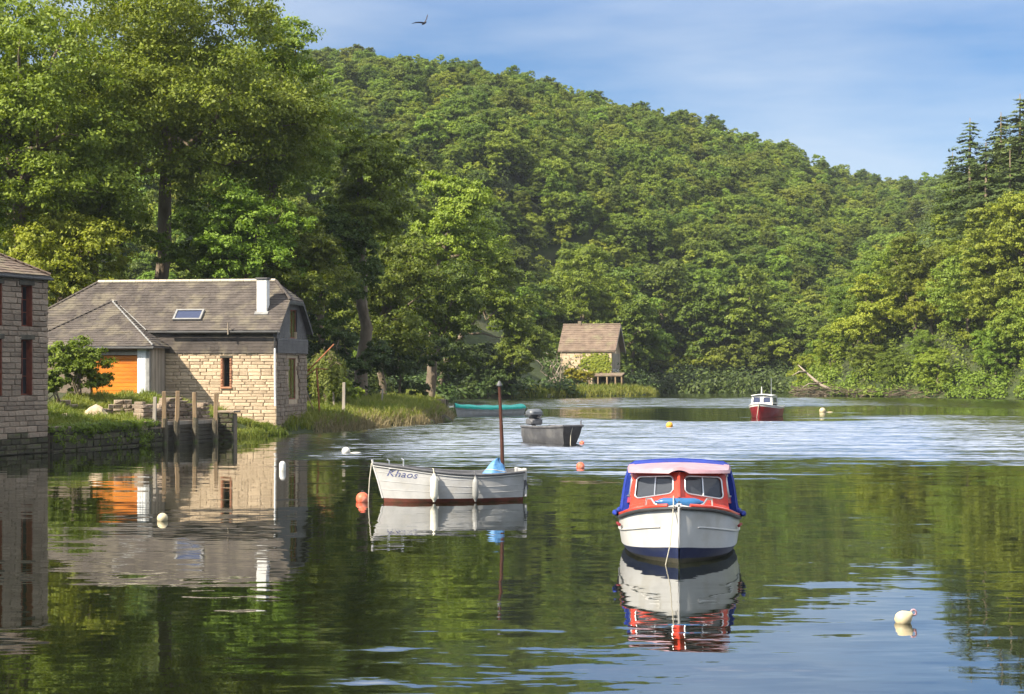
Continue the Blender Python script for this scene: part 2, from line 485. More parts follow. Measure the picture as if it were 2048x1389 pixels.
gx = np.concatenate([[-3000, -1500, -800, -500], np.arange(-320, -62, 8), np.arange(-62, 76, 1.0), np.arange(76, 330, 8), [500, 800, 1500, 3000]])
gy = np.concatenate([[20, 40], np.arange(56, 172, 1.0), np.arange(172, 312, 2.0), np.arange(312, 840, 8), [1000, 1500, 2500, 4000]])
GX, GY = np.meshgrid(gx, gy)
GZ = hgt(GX, GY)
nV = GX.size
me = bpy.data.meshes.new('terrain')
ii = np.arange(len(gy) - 1)[:, None] * len(gx) + np.arange(len(gx) - 1)[None, :]
Fq = np.stack([ii, ii + 1, ii + 1 + len(gx), ii + len(gx)], -1).reshape(-1, 4)
me.from_pydata(np.stack([GX, GY, GZ], -1).reshape(-1, 3).tolist(), [], Fq.tolist())
me.polygons.foreach_set('use_smooth', [True] * len(me.polygons))
me.materials.append(M['soil'])
terrain = tag(link('terrain', me), kind='structure')


def water_material():
    m, N, L, P = new_mat('river_water')
    P.inputs['Base Color'].default_value = (0.007, 0.009, 0.003, 1)
    P.inputs['IOR'].default_value = 1.9
    geo = N.new('ShaderNodeNewGeometry')
    sep = N.new('ShaderNodeSeparateXYZ'); L.new(geo.outputs['Position'], sep.inputs[0])

    def math_(op, a, b=None, clamp=False):
        n = N.new('ShaderNodeMath'); n.operation = op; n.use_clamp = clamp
        for i, s in enumerate((a, b)):
            if s is None: continue
            if isinstance(s, (int, float)): n.inputs[i].default_value = s
            else: L.new(s, n.inputs[i])
        return n.outputs[0]

    def noise(scale, stretch, detail=2, w=0.0):
        mp = N.new('ShaderNodeMapping'); mp.inputs['Scale'].default_value = stretch; mp.inputs['Location'].default_value = (w, w * 1.7, 0)
        L.new(geo.outputs['Position'], mp.inputs['Vector'])
        n = N.new('ShaderNodeTexNoise'); n.inputs['Scale'].default_value = scale; n.inputs['Detail'].default_value = detail
        L.new(mp.outputs[0], n.inputs['Vector'])
        return n
    # where the breeze ruffles the river: patches across it with wandering edges
    wob = noise(0.045, (1, 1, 1), 3, 3.0)
    wob2 = noise(0.35, (0.22, 1.8, 1), 4, 9.0)
    yy = math_('ADD', sep.outputs['Y'], math_('MULTIPLY', math_('SUBTRACT', wob.outputs[0], 0.5), 55.0))
    yy = math_('ADD', yy, math_('MULTIPLY', math_('SUBTRACT', wob2.outputs[0], 0.5), 36.0))
    fy = math_('DIVIDE', yy, 250.0)
    rp = N.new('ShaderNodeValToRGB')
    cr = rp.color_ramp
    stops = [(0, 0.14), (18, 0.12), (22, 0.06), (27, 0.018), (48, 0.02), (54, 0.08), (60, 0.30), (66, 0.75), (74, 1.0), (112, 1.0), (121, 0.9), (126, 0.12),
             (152, 0.10), (160, 0.85), (206, 0.85), (214, 0.3), (236, 0.15), (245, 0.6), (282, 0.6), (292, 0.1)]
    cr.elements[0].position = 0; cr.elements[0].color = (stops[0][1],) * 3 + (1,)
    cr.elements[1].position = stops[-1][0] / 250.0 if stops[-1][0] < 250 else 1.0
    cr.elements[1].color = (stops[-1][1],) * 3 + (1,)
    for y, v in stops[1:-1]:
        if y / 250.0 >= 1: continue
        e = cr.elements.new(y / 250.0); e.color = (v, v, v, 1)
    L.new(fy, rp.inputs[0])
    # sheltered water under the houses stays smooth
    xe = math_('ADD', math_('ADD', sep.outputs['X'], math_('MULTIPLY', math_('SUBTRACT', sep.outputs['Y'], 60.0), 0.13)), 8.0)
    xe = math_('ADD', xe, math_('MULTIPLY', math_('SUBTRACT', wob2.outputs[0], 0.5), 3.0))
    xm = math_('ADD', math_('DIVIDE', xe, 1.6), 0.5, True)
    xm = math_('MAXIMUM', xm, math_('GREATER_THAN', sep.outputs['Y'], 100.0))
    ruf = math_('ADD', math_('MULTIPLY', rp.outputs[0], xm), 0.042)
    # streaks inside the ruffled water
    st = noise(0.9, (0.16, 0.9, 1), 4, 5.0)
    streak = N.new('ShaderNodeMapRange'); streak.inputs[1].default_value = 0.30; streak.inputs[2].default_value = 0.62
    streak.inputs[3].default_value = 0.45; streak.inputs[4].default_value = 1.2
    L.new(st.outputs[0], streak.inputs[0])
    amp = math_('MULTIPLY', ruf, streak.outputs[0])
    # slopes of the wavelets
    w1 = noise(0.75, (0.45, 1.5, 1), 2, 0.0)
    w2 = noise(3.6, (0.40, 1.3, 1), 3, 40.0)
    sl = N.new('ShaderNodeVectorMath'); sl.operation = 'ADD'
    L.new(w1.outputs['Color'], sl.inputs[0]); L.new(w2.outputs['Color'], sl.inputs[1])
    s2 = N.new('ShaderNodeVectorMath'); s2.operation = 'SUBTRACT'; s2.inputs[1].default_value = (1.0, 1.0, 1.0)
    L.new(sl.outputs[0], s2.inputs[0])
    # wind comes down the river: in the ruffled patches the short steep faces of the wavelets all lean the same way
    sp2 = N.new('ShaderNodeSeparateXYZ'); L.new(s2.outputs[0], sp2.inputs[0])
    steep = math_('MULTIPLY', math_('ADD', math_('MULTIPLY', math_('ABSOLUTE', sp2.outputs['Y']), 0.75), 0.075), -1.0)
    k = math_('MULTIPLY', ruf, 1.4, True)
    sy = math_('ADD', math_('MULTIPLY', sp2.outputs['Y'], math_('SUBTRACT', 1.0, k)), math_('MULTIPLY', steep, k))
    s3 = N.new('ShaderNodeCombineXYZ')
    L.new(math_('MULTIPLY', sp2.outputs['X'], 0.28), s3.inputs[0]); L.new(sy, s3.inputs[1])
    s4 = N.new('ShaderNodeVectorMath'); s4.operation = 'SCALE'
    L.new(s3.outputs[0], s4.inputs[0]); L.new(math_('MULTIPLY', amp, 0.80), s4.inputs['Scale'])
    s5 = N.new('ShaderNodeVectorMath'); s5.operation = 'ADD'; s5.inputs[1].default_value = (0, 0, 1)
    L.new(s4.outputs[0], s5.inputs[0])
    s6 = N.new('ShaderNodeVectorMath'); s6.operation = 'NORMALIZE'; L.new(s5.outputs[0], s6.inputs[0])
    L.new(s6.outputs[0], P.inputs['Normal'])
    rough = math_('ADD', math_('MULTIPLY', ruf, 0.10), 0.012)
    L.new(rough, P.inputs['Roughness'])
    gl = N.new('ShaderNodeBsdfGlossy'); gl.inputs['Color'].default_value = (0.94, 0.96, 1.0, 1)
    L.new(rough, gl.inputs['Roughness']); L.new(s6.outputs[0], gl.inputs['Normal'])
    ms = N.new('ShaderNodeMixShader')
    L.new(math_('ADD', math_('MULTIPLY', ruf, 0.55), 0.14, True), ms.inputs[0])
    L.new(P.outputs[0], ms.inputs[1]); L.new(gl.outputs[0], ms.inputs[2])
    L.new(ms.outputs[0], N['Material Output'].inputs['Surface'])
    return m


river = MB().poly([(-500, -200, 0), (500, -200, 0), (500, 330, 0), (-500, 330, 0)]).build('river', water_material())
tag(river, kind='structure')
ground = MB().poly([(-5000, -5000, -3.2), (5000, -5000, -3.2), (5000, 6000, -3.2), (-5000, 6000, -3.2)]).build('ground', M['soil'])
tag(ground, kind='structure')


# ------------------------------------------------------------------ trees
def unit(rng, n):
    v = rng.normal(size=(n, 3))
    return v / np.linalg.norm(v, axis=1, keepdims=True)


def norm(v):
    return v / np.maximum(np.linalg.norm(v, axis=1, keepdims=True), 1e-9)


def leaf_quads(rng, pos, nrm, size, aspect=0.55):
    n = len(pos)
    t = unit(rng, n)
    t = norm(t - nrm * np.sum(t * nrm, 1, keepdims=True))
    b = np.cross(nrm, t)
    s = (size * rng.uniform(0.6, 1.35, n))[:, None]
    fold = nrm * s * 0.18
    return np.stack([pos + t * s, pos + b * s * aspect - fold, pos - t * s, pos - b * s * aspect - fold], 1)


def crown_quads(rng, centre, radii, blobs, clumps, per, leaf, core=0.25, droop=0.0, bough=1.0):
    """leaf sprays gathered in tufts, tufts gathered in boughs, boughs spread through the crown"""
    centre = np.array(centre, float); radii = np.array(radii, float)
    d = unit(rng, blobs)
    d[:, 2] = np.where(d[:, 2] < -0.85, -d[:, 2], d[:, 2])
    rr = rng.uniform(0.50, 0.88, blobs); k = int(blobs * core); rr[:k] = rng.uniform(0.05, 0.5, k)
    bc = centre + d * rr[:, None] * radii
    br = radii.mean() * rng.uniform(0.20, 0.36, blobs) * bough
    cd = unit(rng, blobs * clumps)
    cd[:, 2] = np.where(cd[:, 2] < -0.6, -cd[:, 2], cd[:, 2])
    B = np.repeat(np.arange(blobs), clumps)
    cc = bc[B] + cd * (br[B] * rng.uniform(0.65, 1.05, len(B)))[:, None] * np.array([1, 1, 0.72])
    cr = br[B] * rng.uniform(0.20, 0.48, len(B))
    ld = unit(rng, len(B) * per)
    ld[:, 2] = np.where(ld[:, 2] < -0.5, -ld[:, 2] * 0.6, ld[:, 2])
    K = np.repeat(np.arange(len(B)), per)
    pos = cc[K] + ld * (cr[K] * rng.uniform(0.35, 1.1, len(K)))[:, None] * np.array([1.1, 1.1, 0.8])
    if droop: pos[:, 2] -= droop * rng.uniform(0, 1, len(K)) ** 2
    nrm = norm(cd[K] * 0.5 + ld * 0.45 + np.array([0, 0, 0.3]) + unit(rng, len(K)) * 0.75)
    tint = np.clip(rng.normal(0.5, 0.22, len(K)) + rng.normal(0, 0.2, len(B))[K], 0, 1)
    return leaf_quads(rng, pos, nrm, leaf), tint, bc


def limb(mb, a, b, ra, rb, rng, n=6, wob=0.08):
    a = np.array(a, float); b = np.array(b, float); L_ = np.linalg.norm(b - a)
    pts, rs = [], []
    for i in range(n):
        t = i / (n - 1)
        p = a + (b - a) * t + (rng.normal(size=3) * wob * L_ * math.sin(math.pi * t) if 0 < i < n - 1 else 0)
        p[2] += 0.10 * L_ * math.sin(math.pi * t) * 0.6
        pts.append(Vector(p)); rs.append(ra + (rb - ra) * t)
    mb.tube(pts, rs, 7)


def tree_meshes(name, seed, height, rx, rz, blobs, clumps, per, leaf, mat, base=None, limbs=9, lean=(0, 0), ry=None, crown_z=None, trunk_r=None, bark='bark'):
    """a broadleaf tree standing at the origin: (trunk mesh, crown mesh)"""
    rng = np.random.default_rng(seed)
    cz = crown_z if crown_z is not None else height - rz
    c = (lean[0], lean[1], cz)
    Q, tint, bc = crown_quads(rng, c, (rx, ry or rx, rz), blobs, clumps, per, leaf)
    crown = quad_mesh(name + '_crown', Q, M[mat], tint)
    mb = MB()
    tr = trunk_r or height * 0.020
    fork = np.array([lean[0] * 0.5, lean[1] * 0.5, max(cz - rz * 0.55, height * 0.18)])
    topp = np.array([lean[0], lean[1], cz + rz * 0.35])
    limb(mb, (0, 0, -0.6), fork, tr * 1.25, tr * 0.8, rng, 6, 0.03)
    limb(mb, fork, topp, tr * 0.8, tr * 0.15, rng, 6, 0.05)
    for k in rng.choice(len(bc), min(limbs, len(bc)), replace=False):
        s = fork + (topp - fork) * rng.uniform(0.0, 0.55)
        limb(mb, s, bc[k], tr * 0.45, tr * 0.08, rng, 6, 0.07)
    o = mb.build('trunk', M[bark], None, smooth='all', fix=False)
    trunk = o.data
    bpy.data.objects.remove(o)
    return trunk, crown


def fir_meshes(name, seed, height, rx, n, leaf):
    rng = np.random.default_rng(seed)
    k = 46
    Q = []; T = []
    mb = MB().tube([(0, 0, -0.5), (0, 0, height * 0.5), (0, 0, height)], [height * 0.016, height * 0.010, 0.03], 8)
    for i in range(k):
        z = height * (0.10 + 0.89 * (i / k) ** 0.95)
        L_ = rx * (1.02 - z / height) ** 0.85 * rng.uniform(0.75, 1.15)
        for j in range(6):
            a = rng.uniform(0, 2 * math.pi)
            m_ = max(10, int(n * L_ / rx / 6))
            s = rng.uniform(0.08, 1, m_) ** 0.7
            p = np.stack([np.cos(a) * L_ * s, np.sin(a) * L_ * s, z - 0.28 * L_ * s ** 1.4 + 0.05 * L_ * s], 1)
            p += rng.normal(size=p.shape) * np.array([0.10, 0.10, 0.05]) * (0.4 + L_ * 0.5)
            nr = norm(np.array([math.cos(a) * 0.5, math.sin(a) * 0.5, 1.0]) + unit(rng, m_) * 0.5)
            Q.append(leaf_quads(rng, p, nr, leaf, 0.4)); T.append(np.clip(rng.normal(0.45, 0.25, m_), 0, 1))
    crown = quad_mesh(name + '_crown', np.concatenate(Q), M['leaf_fir'], np.concatenate(T))
    o = mb.build('trunk', M['bark'], None, smooth='all')
    t = o.data; bpy.data.objects.remove(o)
    return t, crown


LAST = {}


def plant_tree(name, meshes, x, y, z, s, rz, label, group=None, sz=None, cat='tree'):
    o = empty(name, (x, y, z), rz, label, cat, group)
    o.scale = (s, s, sz or s)
    link('trunk', meshes[0], o)
    o_crown = link('crown', meshes[1], o)
    LAST['crown'] = o_crown
    return o


# wood on the far hill: eight trees, repeated
WOOD = []
for k in range(8):
    r_ = np.random.default_rng(100 + k)
    h_ = (10.0, 13.5, 9.0, 12.0, 14.5, 10.5, 11.5, 9.5)[k]; rx_ = (5.6, 4.2, 4.6, 6.2, 3.4, 5.2, 4.8, 3.8)[k]
    WOOD.append(tree_meshes('woodland_tree', 200 + k, h_, rx_, h_ * 0.48, (40, 46, 30, 52, 34, 26, 60, 22)[k], 13, 34, (0.24, 0.21, 0.26, 0.23, 0.2, 0.25, 0.22, 0.27)[k],
                            ('leaf_wood', 'leaf_oak', 'leaf_lime', 'leaf_wood', 'leaf_dark', 'leaf_wood', 'leaf_dark', 'leaf_lime')[k], limbs=5))
rng = np.random.default_rng(5)
cand = []
sp = 5.5
for Y in np.arange(212, 560, sp):
    for X in np.arange(-170, 190, sp):
        x = X + rng.uniform(-0.42, 0.42) * sp; y = Y + rng.uniform(-0.42, 0.42) * sp
        t = x / y
        if t < -0.33 or t > 0.335: continue
        cand.append((x, y))
for Y in np.arange(560, 690, 7.5):
    for X in np.arange(90, 230, 7.5):
        x = X + rng.uniform(-4, 4); y = Y + rng.uniform(-4, 4)
        if 0.14 < x / y < 0.32: cand.append((x, y))
cand = np.array(cand)
dd = shore_dist(cand[:, 0], cand[:, 1]); zz = hgt(cand[:, 0], cand[:, 1])
keep = dd > 1.2
# leave room for the far boathouse and its garden
keep &= ~((cand[:, 0] > -8) & (cand[:, 0] < 21) & (cand[:, 1] < 252))
# the steep right bank has its own trees
keep &= ~((cand[:, 0] > 36) & (cand[:, 1] < 296))
cand, zz, dd = cand[keep], zz[keep], dd[keep]
order = np.argsort(cand[:, 1] + np.where(cand[:, 0] / cand[:, 1] < -0.16, 400, 0))
cand, zz = cand[order], zz[order]
N_SINGLE = 188
crown_objs = []
for i in range(N_SINGLE):
    k = i % 8
    s = float(rng.uniform(0.50, 0.92))
    o = plant_tree('woodland_tree', WOOD[k], float(cand[i, 0]), float(cand[i, 1]), float(zz[i]) - 0.3, s, float(rng.uniform(0, 6.28)),
                   'broad leafy tree on the lower slope of the wooded hill across the river', 'trees on the lower wooded slope', s * float(rng.uniform(0.9, 1.15)))
    if i < 8: crown_objs.append(LAST['crown'])

# the rest of the wood, as one mass reaching over the crest, with saplings on the steep open slopes
ex, ey = np.meshgrid(np.arange(-8, 80, 4.2), np.arange(252, 470, 4.2))
ex = (ex + rng.uniform(-1.8, 1.8, ex.shape)).ravel(); ey = (ey + rng.uniform(-1.8, 1.8, ey.shape)).ravel()
grad = np.hypot(hgt(ex + 1.5, ey) - hgt(ex - 1.5, ey), hgt(ex, ey + 1.5) - hgt(ex, ey - 1.5)) / 3.0
ok = (grad > 0.28) & (shore_dist(ex, ey) > 2.0) & (ex / ey < 0.20)
steep_pts = np.stack([ex[ok], ey[ok]], 1)
rest = np.concatenate([cand[N_SINGLE:], steep_pts]); restz = np.concatenate([zz[N_SINGLE:], hgt(steep_pts[:, 0], steep_pts[:, 1])])
me = bpy.data.meshes.new('hillside_woodland')
me.from_pydata([(float(a), float(b), float(c) - 0.3) for (a, b), c in zip(rest, restz)], [], [])
for nm, tp, vals in (('size', 'FLOAT', rng.uniform(0.44, 0.80, len(rest)).astype(np.float32)), ('turn', 'FLOAT', rng.uniform(0, 6.28, len(rest)).astype(np.float32)),
                     ('pick', 'INT', rng.integers(0, 8, len(rest)).astype(np.int32))):
    a = me.attributes.new(nm, tp, 'POINT'); a.data.foreach_set('value', vals)
woodland = tag(link('hillside_woodland', me), 'unbroken green wood covering the upper hillside up to its crest', 'woodland', kind='stuff')
ng = bpy.data.node_groups.new('woodland_points', 'GeometryNodeTree')
ng.interface.new_socket('Geometry', in_out='INPUT', socket_type='NodeSocketGeometry')
ng.interface.new_socket('Geometry', in_out='OUTPUT', socket_type='NodeSocketGeometry')
gi = ng.nodes.new('NodeGroupInput'); go = ng.nodes.new('NodeGroupOutput')
iop = ng.nodes.new('GeometryNodeInstanceOnPoints')
jn = ng.nodes.new('GeometryNodeJoinGeometry')
for o in reversed(crown_objs):
    oi = ng.nodes.new('GeometryNodeObjectInfo'); oi.transform_space = 'ORIGINAL'
    oi.inputs['Object'].default_value = o; oi.inputs['As Instance'].default_value = True
    ng.links.new(oi.outputs['Geometry'], jn.inputs[0])


def named(n, t):
    a = ng.nodes.new('GeometryNodeInputNamedAttribute'); a.data_type = t; a.inputs['Name'].default_value = n
    return a.outputs['Attribute']


cx = ng.nodes.new('ShaderNodeCombineXYZ')
ng.links.new(named('turn', 'FLOAT'), cx.inputs['Z'])
ng.links.new(gi.outputs[0], iop.inputs['Points'])
ng.links.new(jn.outputs[0], iop.inputs['Instance'])
iop.inputs['Pick Instance'].default_value = True
ng.links.new(named('pick', 'INT'), iop.inputs['Instance Index'])
ng.links.new(cx.outputs[0], iop.inputs['Rotation'])
ng.links.new(named('size', 'FLOAT'), iop.inputs['Scale'])
ng.links.new(iop.outputs[0], go.inputs[0])
md = woodland.modifiers.new('woodland', 'NODES'); md.node_group = ng

# right bank
BANK = []
for k in range(5):
    r_ = np.random.default_rng(300 + k)
    h_ = r_.uniform(11, 15); rx_ = r_.uniform(4.2, 5.6)
    BANK.append(tree_meshes('bank_tree', 320 + k, h_, rx_, h_ * 0.48, 42, 13, 58, 0.14, 'leaf_lime' if k in (1, 3) else 'leaf_wood', limbs=7))
FIR = fir_meshes('conifer_tree', 9, 20.0, 6.6, 620, 0.19)
bank_pts = []
for Y in np.arange(190, 300, 5.2):
    for X in np.arange(38, 104, 5.2):
        x = X + rng.uniform(-2.2, 2.2); y = Y + rng.uniform(-2.2, 2.2)
        if x / y > 0.345 or x / y < 0.155: continue
        bank_pts.append((x, y))
bp = np.array(bank_pts)
bd = shore_dist(bp[:, 0], bp[:, 1]); bz = hgt(bp[:, 0], bp[:, 1])
n_bank = 0
for i in np.argsort(bp[:, 1]):
    if bd[i] < 0.8 or bd[i] > 44: continue
    if bp[i, 1] > 268 and n_bank > 70: continue
    k = int(rng.integers(0, 5)); s = float(rng.uniform(0.70, 1.05)) * (0.55 if bd[i] < 4.5 else 1.0)
    front = bd[i] < 4.5
    plant_tree('bank_tree', BANK[k], float(bp[i, 0]), float(bp[i, 1]), float(bz[i]) - (0.9 if front else 0.4), s, float(rng.uniform(0, 6.28)),
               'low leafy tree at the water edge of the steep right bank' if front else 'leafy deciduous tree on the steep right bank',
               'trees along the right water edge' if front else 'deciduous trees on the steep right bank')
    n_bank += 1
for k, (px, py, Y, s, lab) in enumerate(((1940, 236, 238, 1.25, 'pointed conifer standing above the dip of the right skyline'),
                          (2002, 225, 236, 1.2, 'second tall conifer from the dip of the right skyline'),
                          (1905, 305, 244, 1.0, 'small conifer at the edge of the dip in the right skyline'),
                          (1972, 285, 228, 1.1, 'conifer in front of the gap between the two tall conifers'),
                          (2040, 188, 232, 1.4, 'tallest conifer at the upper right frame edge'),
                          (2020, 300, 220, 1.0, 'conifer below the tallest conifer at the right frame edge'),
                          (2078, 165, 230, 1.4, 'conifer cut by the right frame edge'))):
    p = at(px, py, Y)
    plant_tree('conifer_tree', FIR, p.x, p.y, p.z - 20.0 * s, s * 1.3, k * 1.7, lab, 'conifers on the right skyline', s)
for k, (px, py, Y, s, lab) in enumerate(((1990, 400, 215, 1.1, 'broadleaf tree below the conifers of the right bank'), (2045, 380, 212, 1.15, 'broadleaf tree at the right frame edge below the tallest conifer'),
                          (1960, 330, 240, 1.15, 'broadleaf tree filling the gap behind the two tall conifers'), (2025, 270, 238, 1.3, 'broadleaf tree behind the tallest conifer at the upper right'), (2070, 560, 205, 1.0, 'broadleaf tree half cut by the right frame edge above the shore'))):
    p = at(px, py, Y); tm = BANK[k % 5]
    hh = max(v.co.z for v in tm[1].vertices) * s
    plant_tree('bank_tree', tm, p.x, p.y, p.z - hh, s, k * 1.7, lab)

# tall trees on the point beyond the far boathouse, shading the cove behind it
for k, (x, y, s) in enumerate(((23.5, 262, 1.15), (20.0, 268, 1.40), (17.5, 277, 1.45), (16.0, 286, 1.5), (19.5, 306, 1.45), (27, 309, 1.5), (35, 309.5, 1.45), (43, 309, 1.4))):
    if shore_dist(np.array([x]), np.array([y]))[0] < 0.6: x -= 5.0
    plant_tree('cove_tree', WOOD[(4, 1, 6, 4, 1, 4, 6, 1)[k]], x, y, hz(x, y) - 0.3, s, k * 1.3,
               'tall dark tree standing at the shore of the cove right of the far boathouse', 'tall trees round the far cove')

# low growth that hangs over the water along the wooded shores
def undergrowth(name, line, seed, spread, count, mat, label, rad=1.7, per=150, leaf=0.30, skip=None):
    r_ = np.random.default_rng(seed)
    pts = [np.array(p, float) for p in line]
    seg = [np.linalg.norm(b - a) for a, b in zip(pts[:-1], pts[1:])]
    tot = sum(seg); Q = []; T = []
    for i in range(count):
        u = r_.uniform(0, tot); k = 0
        while u > seg[k]: u -= seg[k]; k += 1
        a, b = pts[k], pts[k + 1]
        d_ = (b - a) / seg[k]; nrm_ = np.array([-d_[1], d_[0]])
        if shore_dist(np.array([(a + d_ * u + nrm_ * 2)[0]]), np.array([(a + d_ * u + nrm_ * 2)[1]]))[0] < 0: nrm_ = -nrm_
        p = a + d_ * u + nrm_ * r_.uniform(0.2, spread)
        rr = rad * r_.uniform(0.6, 1.5)
        z = max(hz(p[0], p[1]), 0.1)
        ld = unit(r_, per); ld[:, 2] = np.abs(ld[:, 2]) * 1.1 - 0.1
        pos = np.array([p[0], p[1], z + 0.15]) + ld * rr * r_.uniform(0.55, 1.1, (per, 1))
        pos[:, 2] = np.maximum(pos[:, 2], 0.12)
        nr = norm(ld * 0.8 + np.array([0, 0, 0.3]) + unit(r_, per) * 0.6)
        Q.append(leaf_quads(r_, pos, nr, leaf)); T.append(np.clip(r_.normal(0.45, 0.25, per) + r_.normal(0, 0.15), 0, 1))
    return tag(link(name, quad_mesh(name, np.concatenate(Q), M[mat], np.concatenate(T))), label, 'undergrowth', kind='stuff')


undergrowth('undergrowth', [(21, 242), (19, 255), (14, 280), (13, 299), (35, 303), (60, 300)], 61, 16, 300, 'leaf_shaded',  # far-shore shade is put into this leaf colour
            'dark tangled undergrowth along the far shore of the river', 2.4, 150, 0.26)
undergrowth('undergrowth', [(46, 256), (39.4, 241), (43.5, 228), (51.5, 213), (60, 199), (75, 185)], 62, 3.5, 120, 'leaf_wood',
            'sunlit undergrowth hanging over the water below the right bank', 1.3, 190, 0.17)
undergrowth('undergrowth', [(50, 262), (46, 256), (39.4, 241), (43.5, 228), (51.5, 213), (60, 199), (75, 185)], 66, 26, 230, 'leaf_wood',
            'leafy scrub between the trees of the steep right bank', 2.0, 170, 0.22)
undergrowth('undergrowth', [(-7.5, 185), (-7.0, 205), (0, 211), (8, 220)], 63, 7, 60, 'leaf_shaded',
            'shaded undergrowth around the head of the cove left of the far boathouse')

undergrowth('undergrowth', [(-16, 106), (-13.5, 112), (-12.0, 122), (-11.5, 135), (-12, 150), (-12, 170)], 64, 3.5, 75, 'leaf_shaded',
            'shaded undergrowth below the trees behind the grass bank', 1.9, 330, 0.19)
undergrowth('undergrowth', [(-40, 96), (-34, 102), (-28, 105), (-22, 106), (-17, 106)], 65, 4, 90, 'leaf_oak',
            'leafy undergrowth behind the long slate roof', 2.8, 420, 0.16)

undergrowth('undergrowth', [(2, 255), (14, 262), (26, 280), (40, 306), (62, 312)], 67, 48, 380, 'leaf_shaded',
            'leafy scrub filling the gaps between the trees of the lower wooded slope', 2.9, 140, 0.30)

# trees of the left bank: each its own
LEFT = [
    # name, px, Y, crown centre py, rx, rz, material, blobs, clumps, per, leaf, label
    ('oak_tree', 330, 113, 205, 10.6, 9.9, 'leaf_oak', 84, 15, 46, 0.24, 'huge spreading oak behind the slate-roofed house, its trunk showing above the ridge'),
    ('oak_tree', 40, 104, 270, 8.2, 9.6, 'leaf_oak', 50, 13, 42, 0.24, 'tall oak at the left frame edge behind the old stone mill'),
    ('oak_tree', 545, 121, 240, 5.6, 9.0, 'leaf_oak', 44, 12, 40, 0.24, 'oak crown between the huge oak and the rounded dark tree'),
    ('beech_tree', 722, 127, 395, 4.3, 6.6, 'leaf_oak', 34, 12, 40, 0.24, 'rounded upright tree at the right end of the oak group'),
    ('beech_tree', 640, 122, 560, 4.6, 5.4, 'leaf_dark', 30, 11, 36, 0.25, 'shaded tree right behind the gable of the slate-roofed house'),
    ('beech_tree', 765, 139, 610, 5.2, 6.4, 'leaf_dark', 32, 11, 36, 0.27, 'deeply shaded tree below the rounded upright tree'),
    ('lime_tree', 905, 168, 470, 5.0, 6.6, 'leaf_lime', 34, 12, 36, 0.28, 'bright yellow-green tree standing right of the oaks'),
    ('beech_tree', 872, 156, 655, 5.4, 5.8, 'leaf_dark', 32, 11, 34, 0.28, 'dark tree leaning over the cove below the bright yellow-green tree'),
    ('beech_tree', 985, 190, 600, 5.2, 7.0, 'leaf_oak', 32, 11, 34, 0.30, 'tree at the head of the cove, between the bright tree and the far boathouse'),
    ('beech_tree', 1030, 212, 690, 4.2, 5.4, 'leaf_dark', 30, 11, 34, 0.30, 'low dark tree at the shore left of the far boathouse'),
    ('beech_tree', 1075, 262, 650, 5.5, 7.0, 'leaf_wood', 30, 11, 34, 0.32, 'tree touching the left end of the far boathouse'),
    ('beech_tree', 1165, 266, 590, 6.0, 8.0, 'leaf_oak', 32, 11, 34, 0.32, 'tall tree rising right behind the far boathouse roof'),
    ('beech_tree', 1290, 268, 670, 4.8, 6.0, 'leaf_oak', 30, 11, 34, 0.32, 'sunlit tree just right of the far boathouse'),
    ('ash_tree', 120, 101, 530, 4.2, 4.2, 'leaf_lime', 32, 10, 34, 0.20, 'yellowish young tree between the mill roof and the slate-roofed house'),
    ('ash_tree', 190, 107, 480, 3.8, 4.2, 'leaf_oak', 32, 10, 34, 0.20, 'small green tree behind the left end of the long slate roof'),
    ('ash_tree', 430, 108, 505, 4.2, 3.8, 'leaf_oak', 32, 10, 34, 0.20, 'small leafy tree behind the middle of the long slate roof'),
    ('ash_tree', 500, 107, 500, 4.4, 4.2, 'leaf_oak', 32, 10, 34, 0.20, 'small leafy tree behind the white chimney'),
    ('ash_tree', 590, 110, 540, 4.2, 4.4, 'leaf_oak', 32, 10, 34, 0.20, 'small leafy tree behind the clipped gable of the house'),
    ('hazel_tree', 690, 122, 720, 3.2, 3.2, 'leaf_shaded', 22, 10, 34, 0.22, 'hazel with shade-darkened leaf colour above the grass right of the weeping tree'),  # this and the next three: hazels, shade painted into their leaves
    ('hazel_tree', 800, 146, 730, 4.4, 3.4, 'leaf_shaded', 22, 10, 34, 0.25, 'hazel with shade-darkened leaf colour overhanging the grass bank end'),
    ('hazel_tree', 925, 192, 735, 4.6, 3.4, 'leaf_shaded', 22, 10, 34, 0.27, 'hazel with shade-darkened leaf colour overhanging the cove behind the teal-covered dinghy'),
    ('hazel_tree', 1000, 212, 748, 3.6, 2.8, 'leaf_shaded', 20, 10, 32, 0.27, 'low hazel with shade-darkened leaf colour at the cove shore behind the boat mast'),
]
for i, (nm, px, Y, py, rx, rz, mat, nb, nc, per, lf, lab) in enumerate(LEFT):
    c = at(px, py, Y)
    bx, by = c.x, c.y                      # the trunk stands on dry land even where the crown reaches over the water
    while shore_dist(np.array([bx]), np.array([by]))[0] < 1.5: bx -= 0.4; by += 0.15
    z0 = hz(bx, by)
    h_ = c.z + rz - z0
    tm = tree_meshes(nm, 500 + i, h_, rx, rz, nb, nc + 4, int(per * 1.8), lf * 0.53, mat, limbs=16 if nm == 'oak_tree' else 9,
                     crown_z=c.z - z0, lean=(c.x - bx, c.y - by), trunk_r=0.52 if nm == 'oak_tree' else None)
    plant_tree(nm, tm, bx, by, z0, 1.0, 0.0, lab)


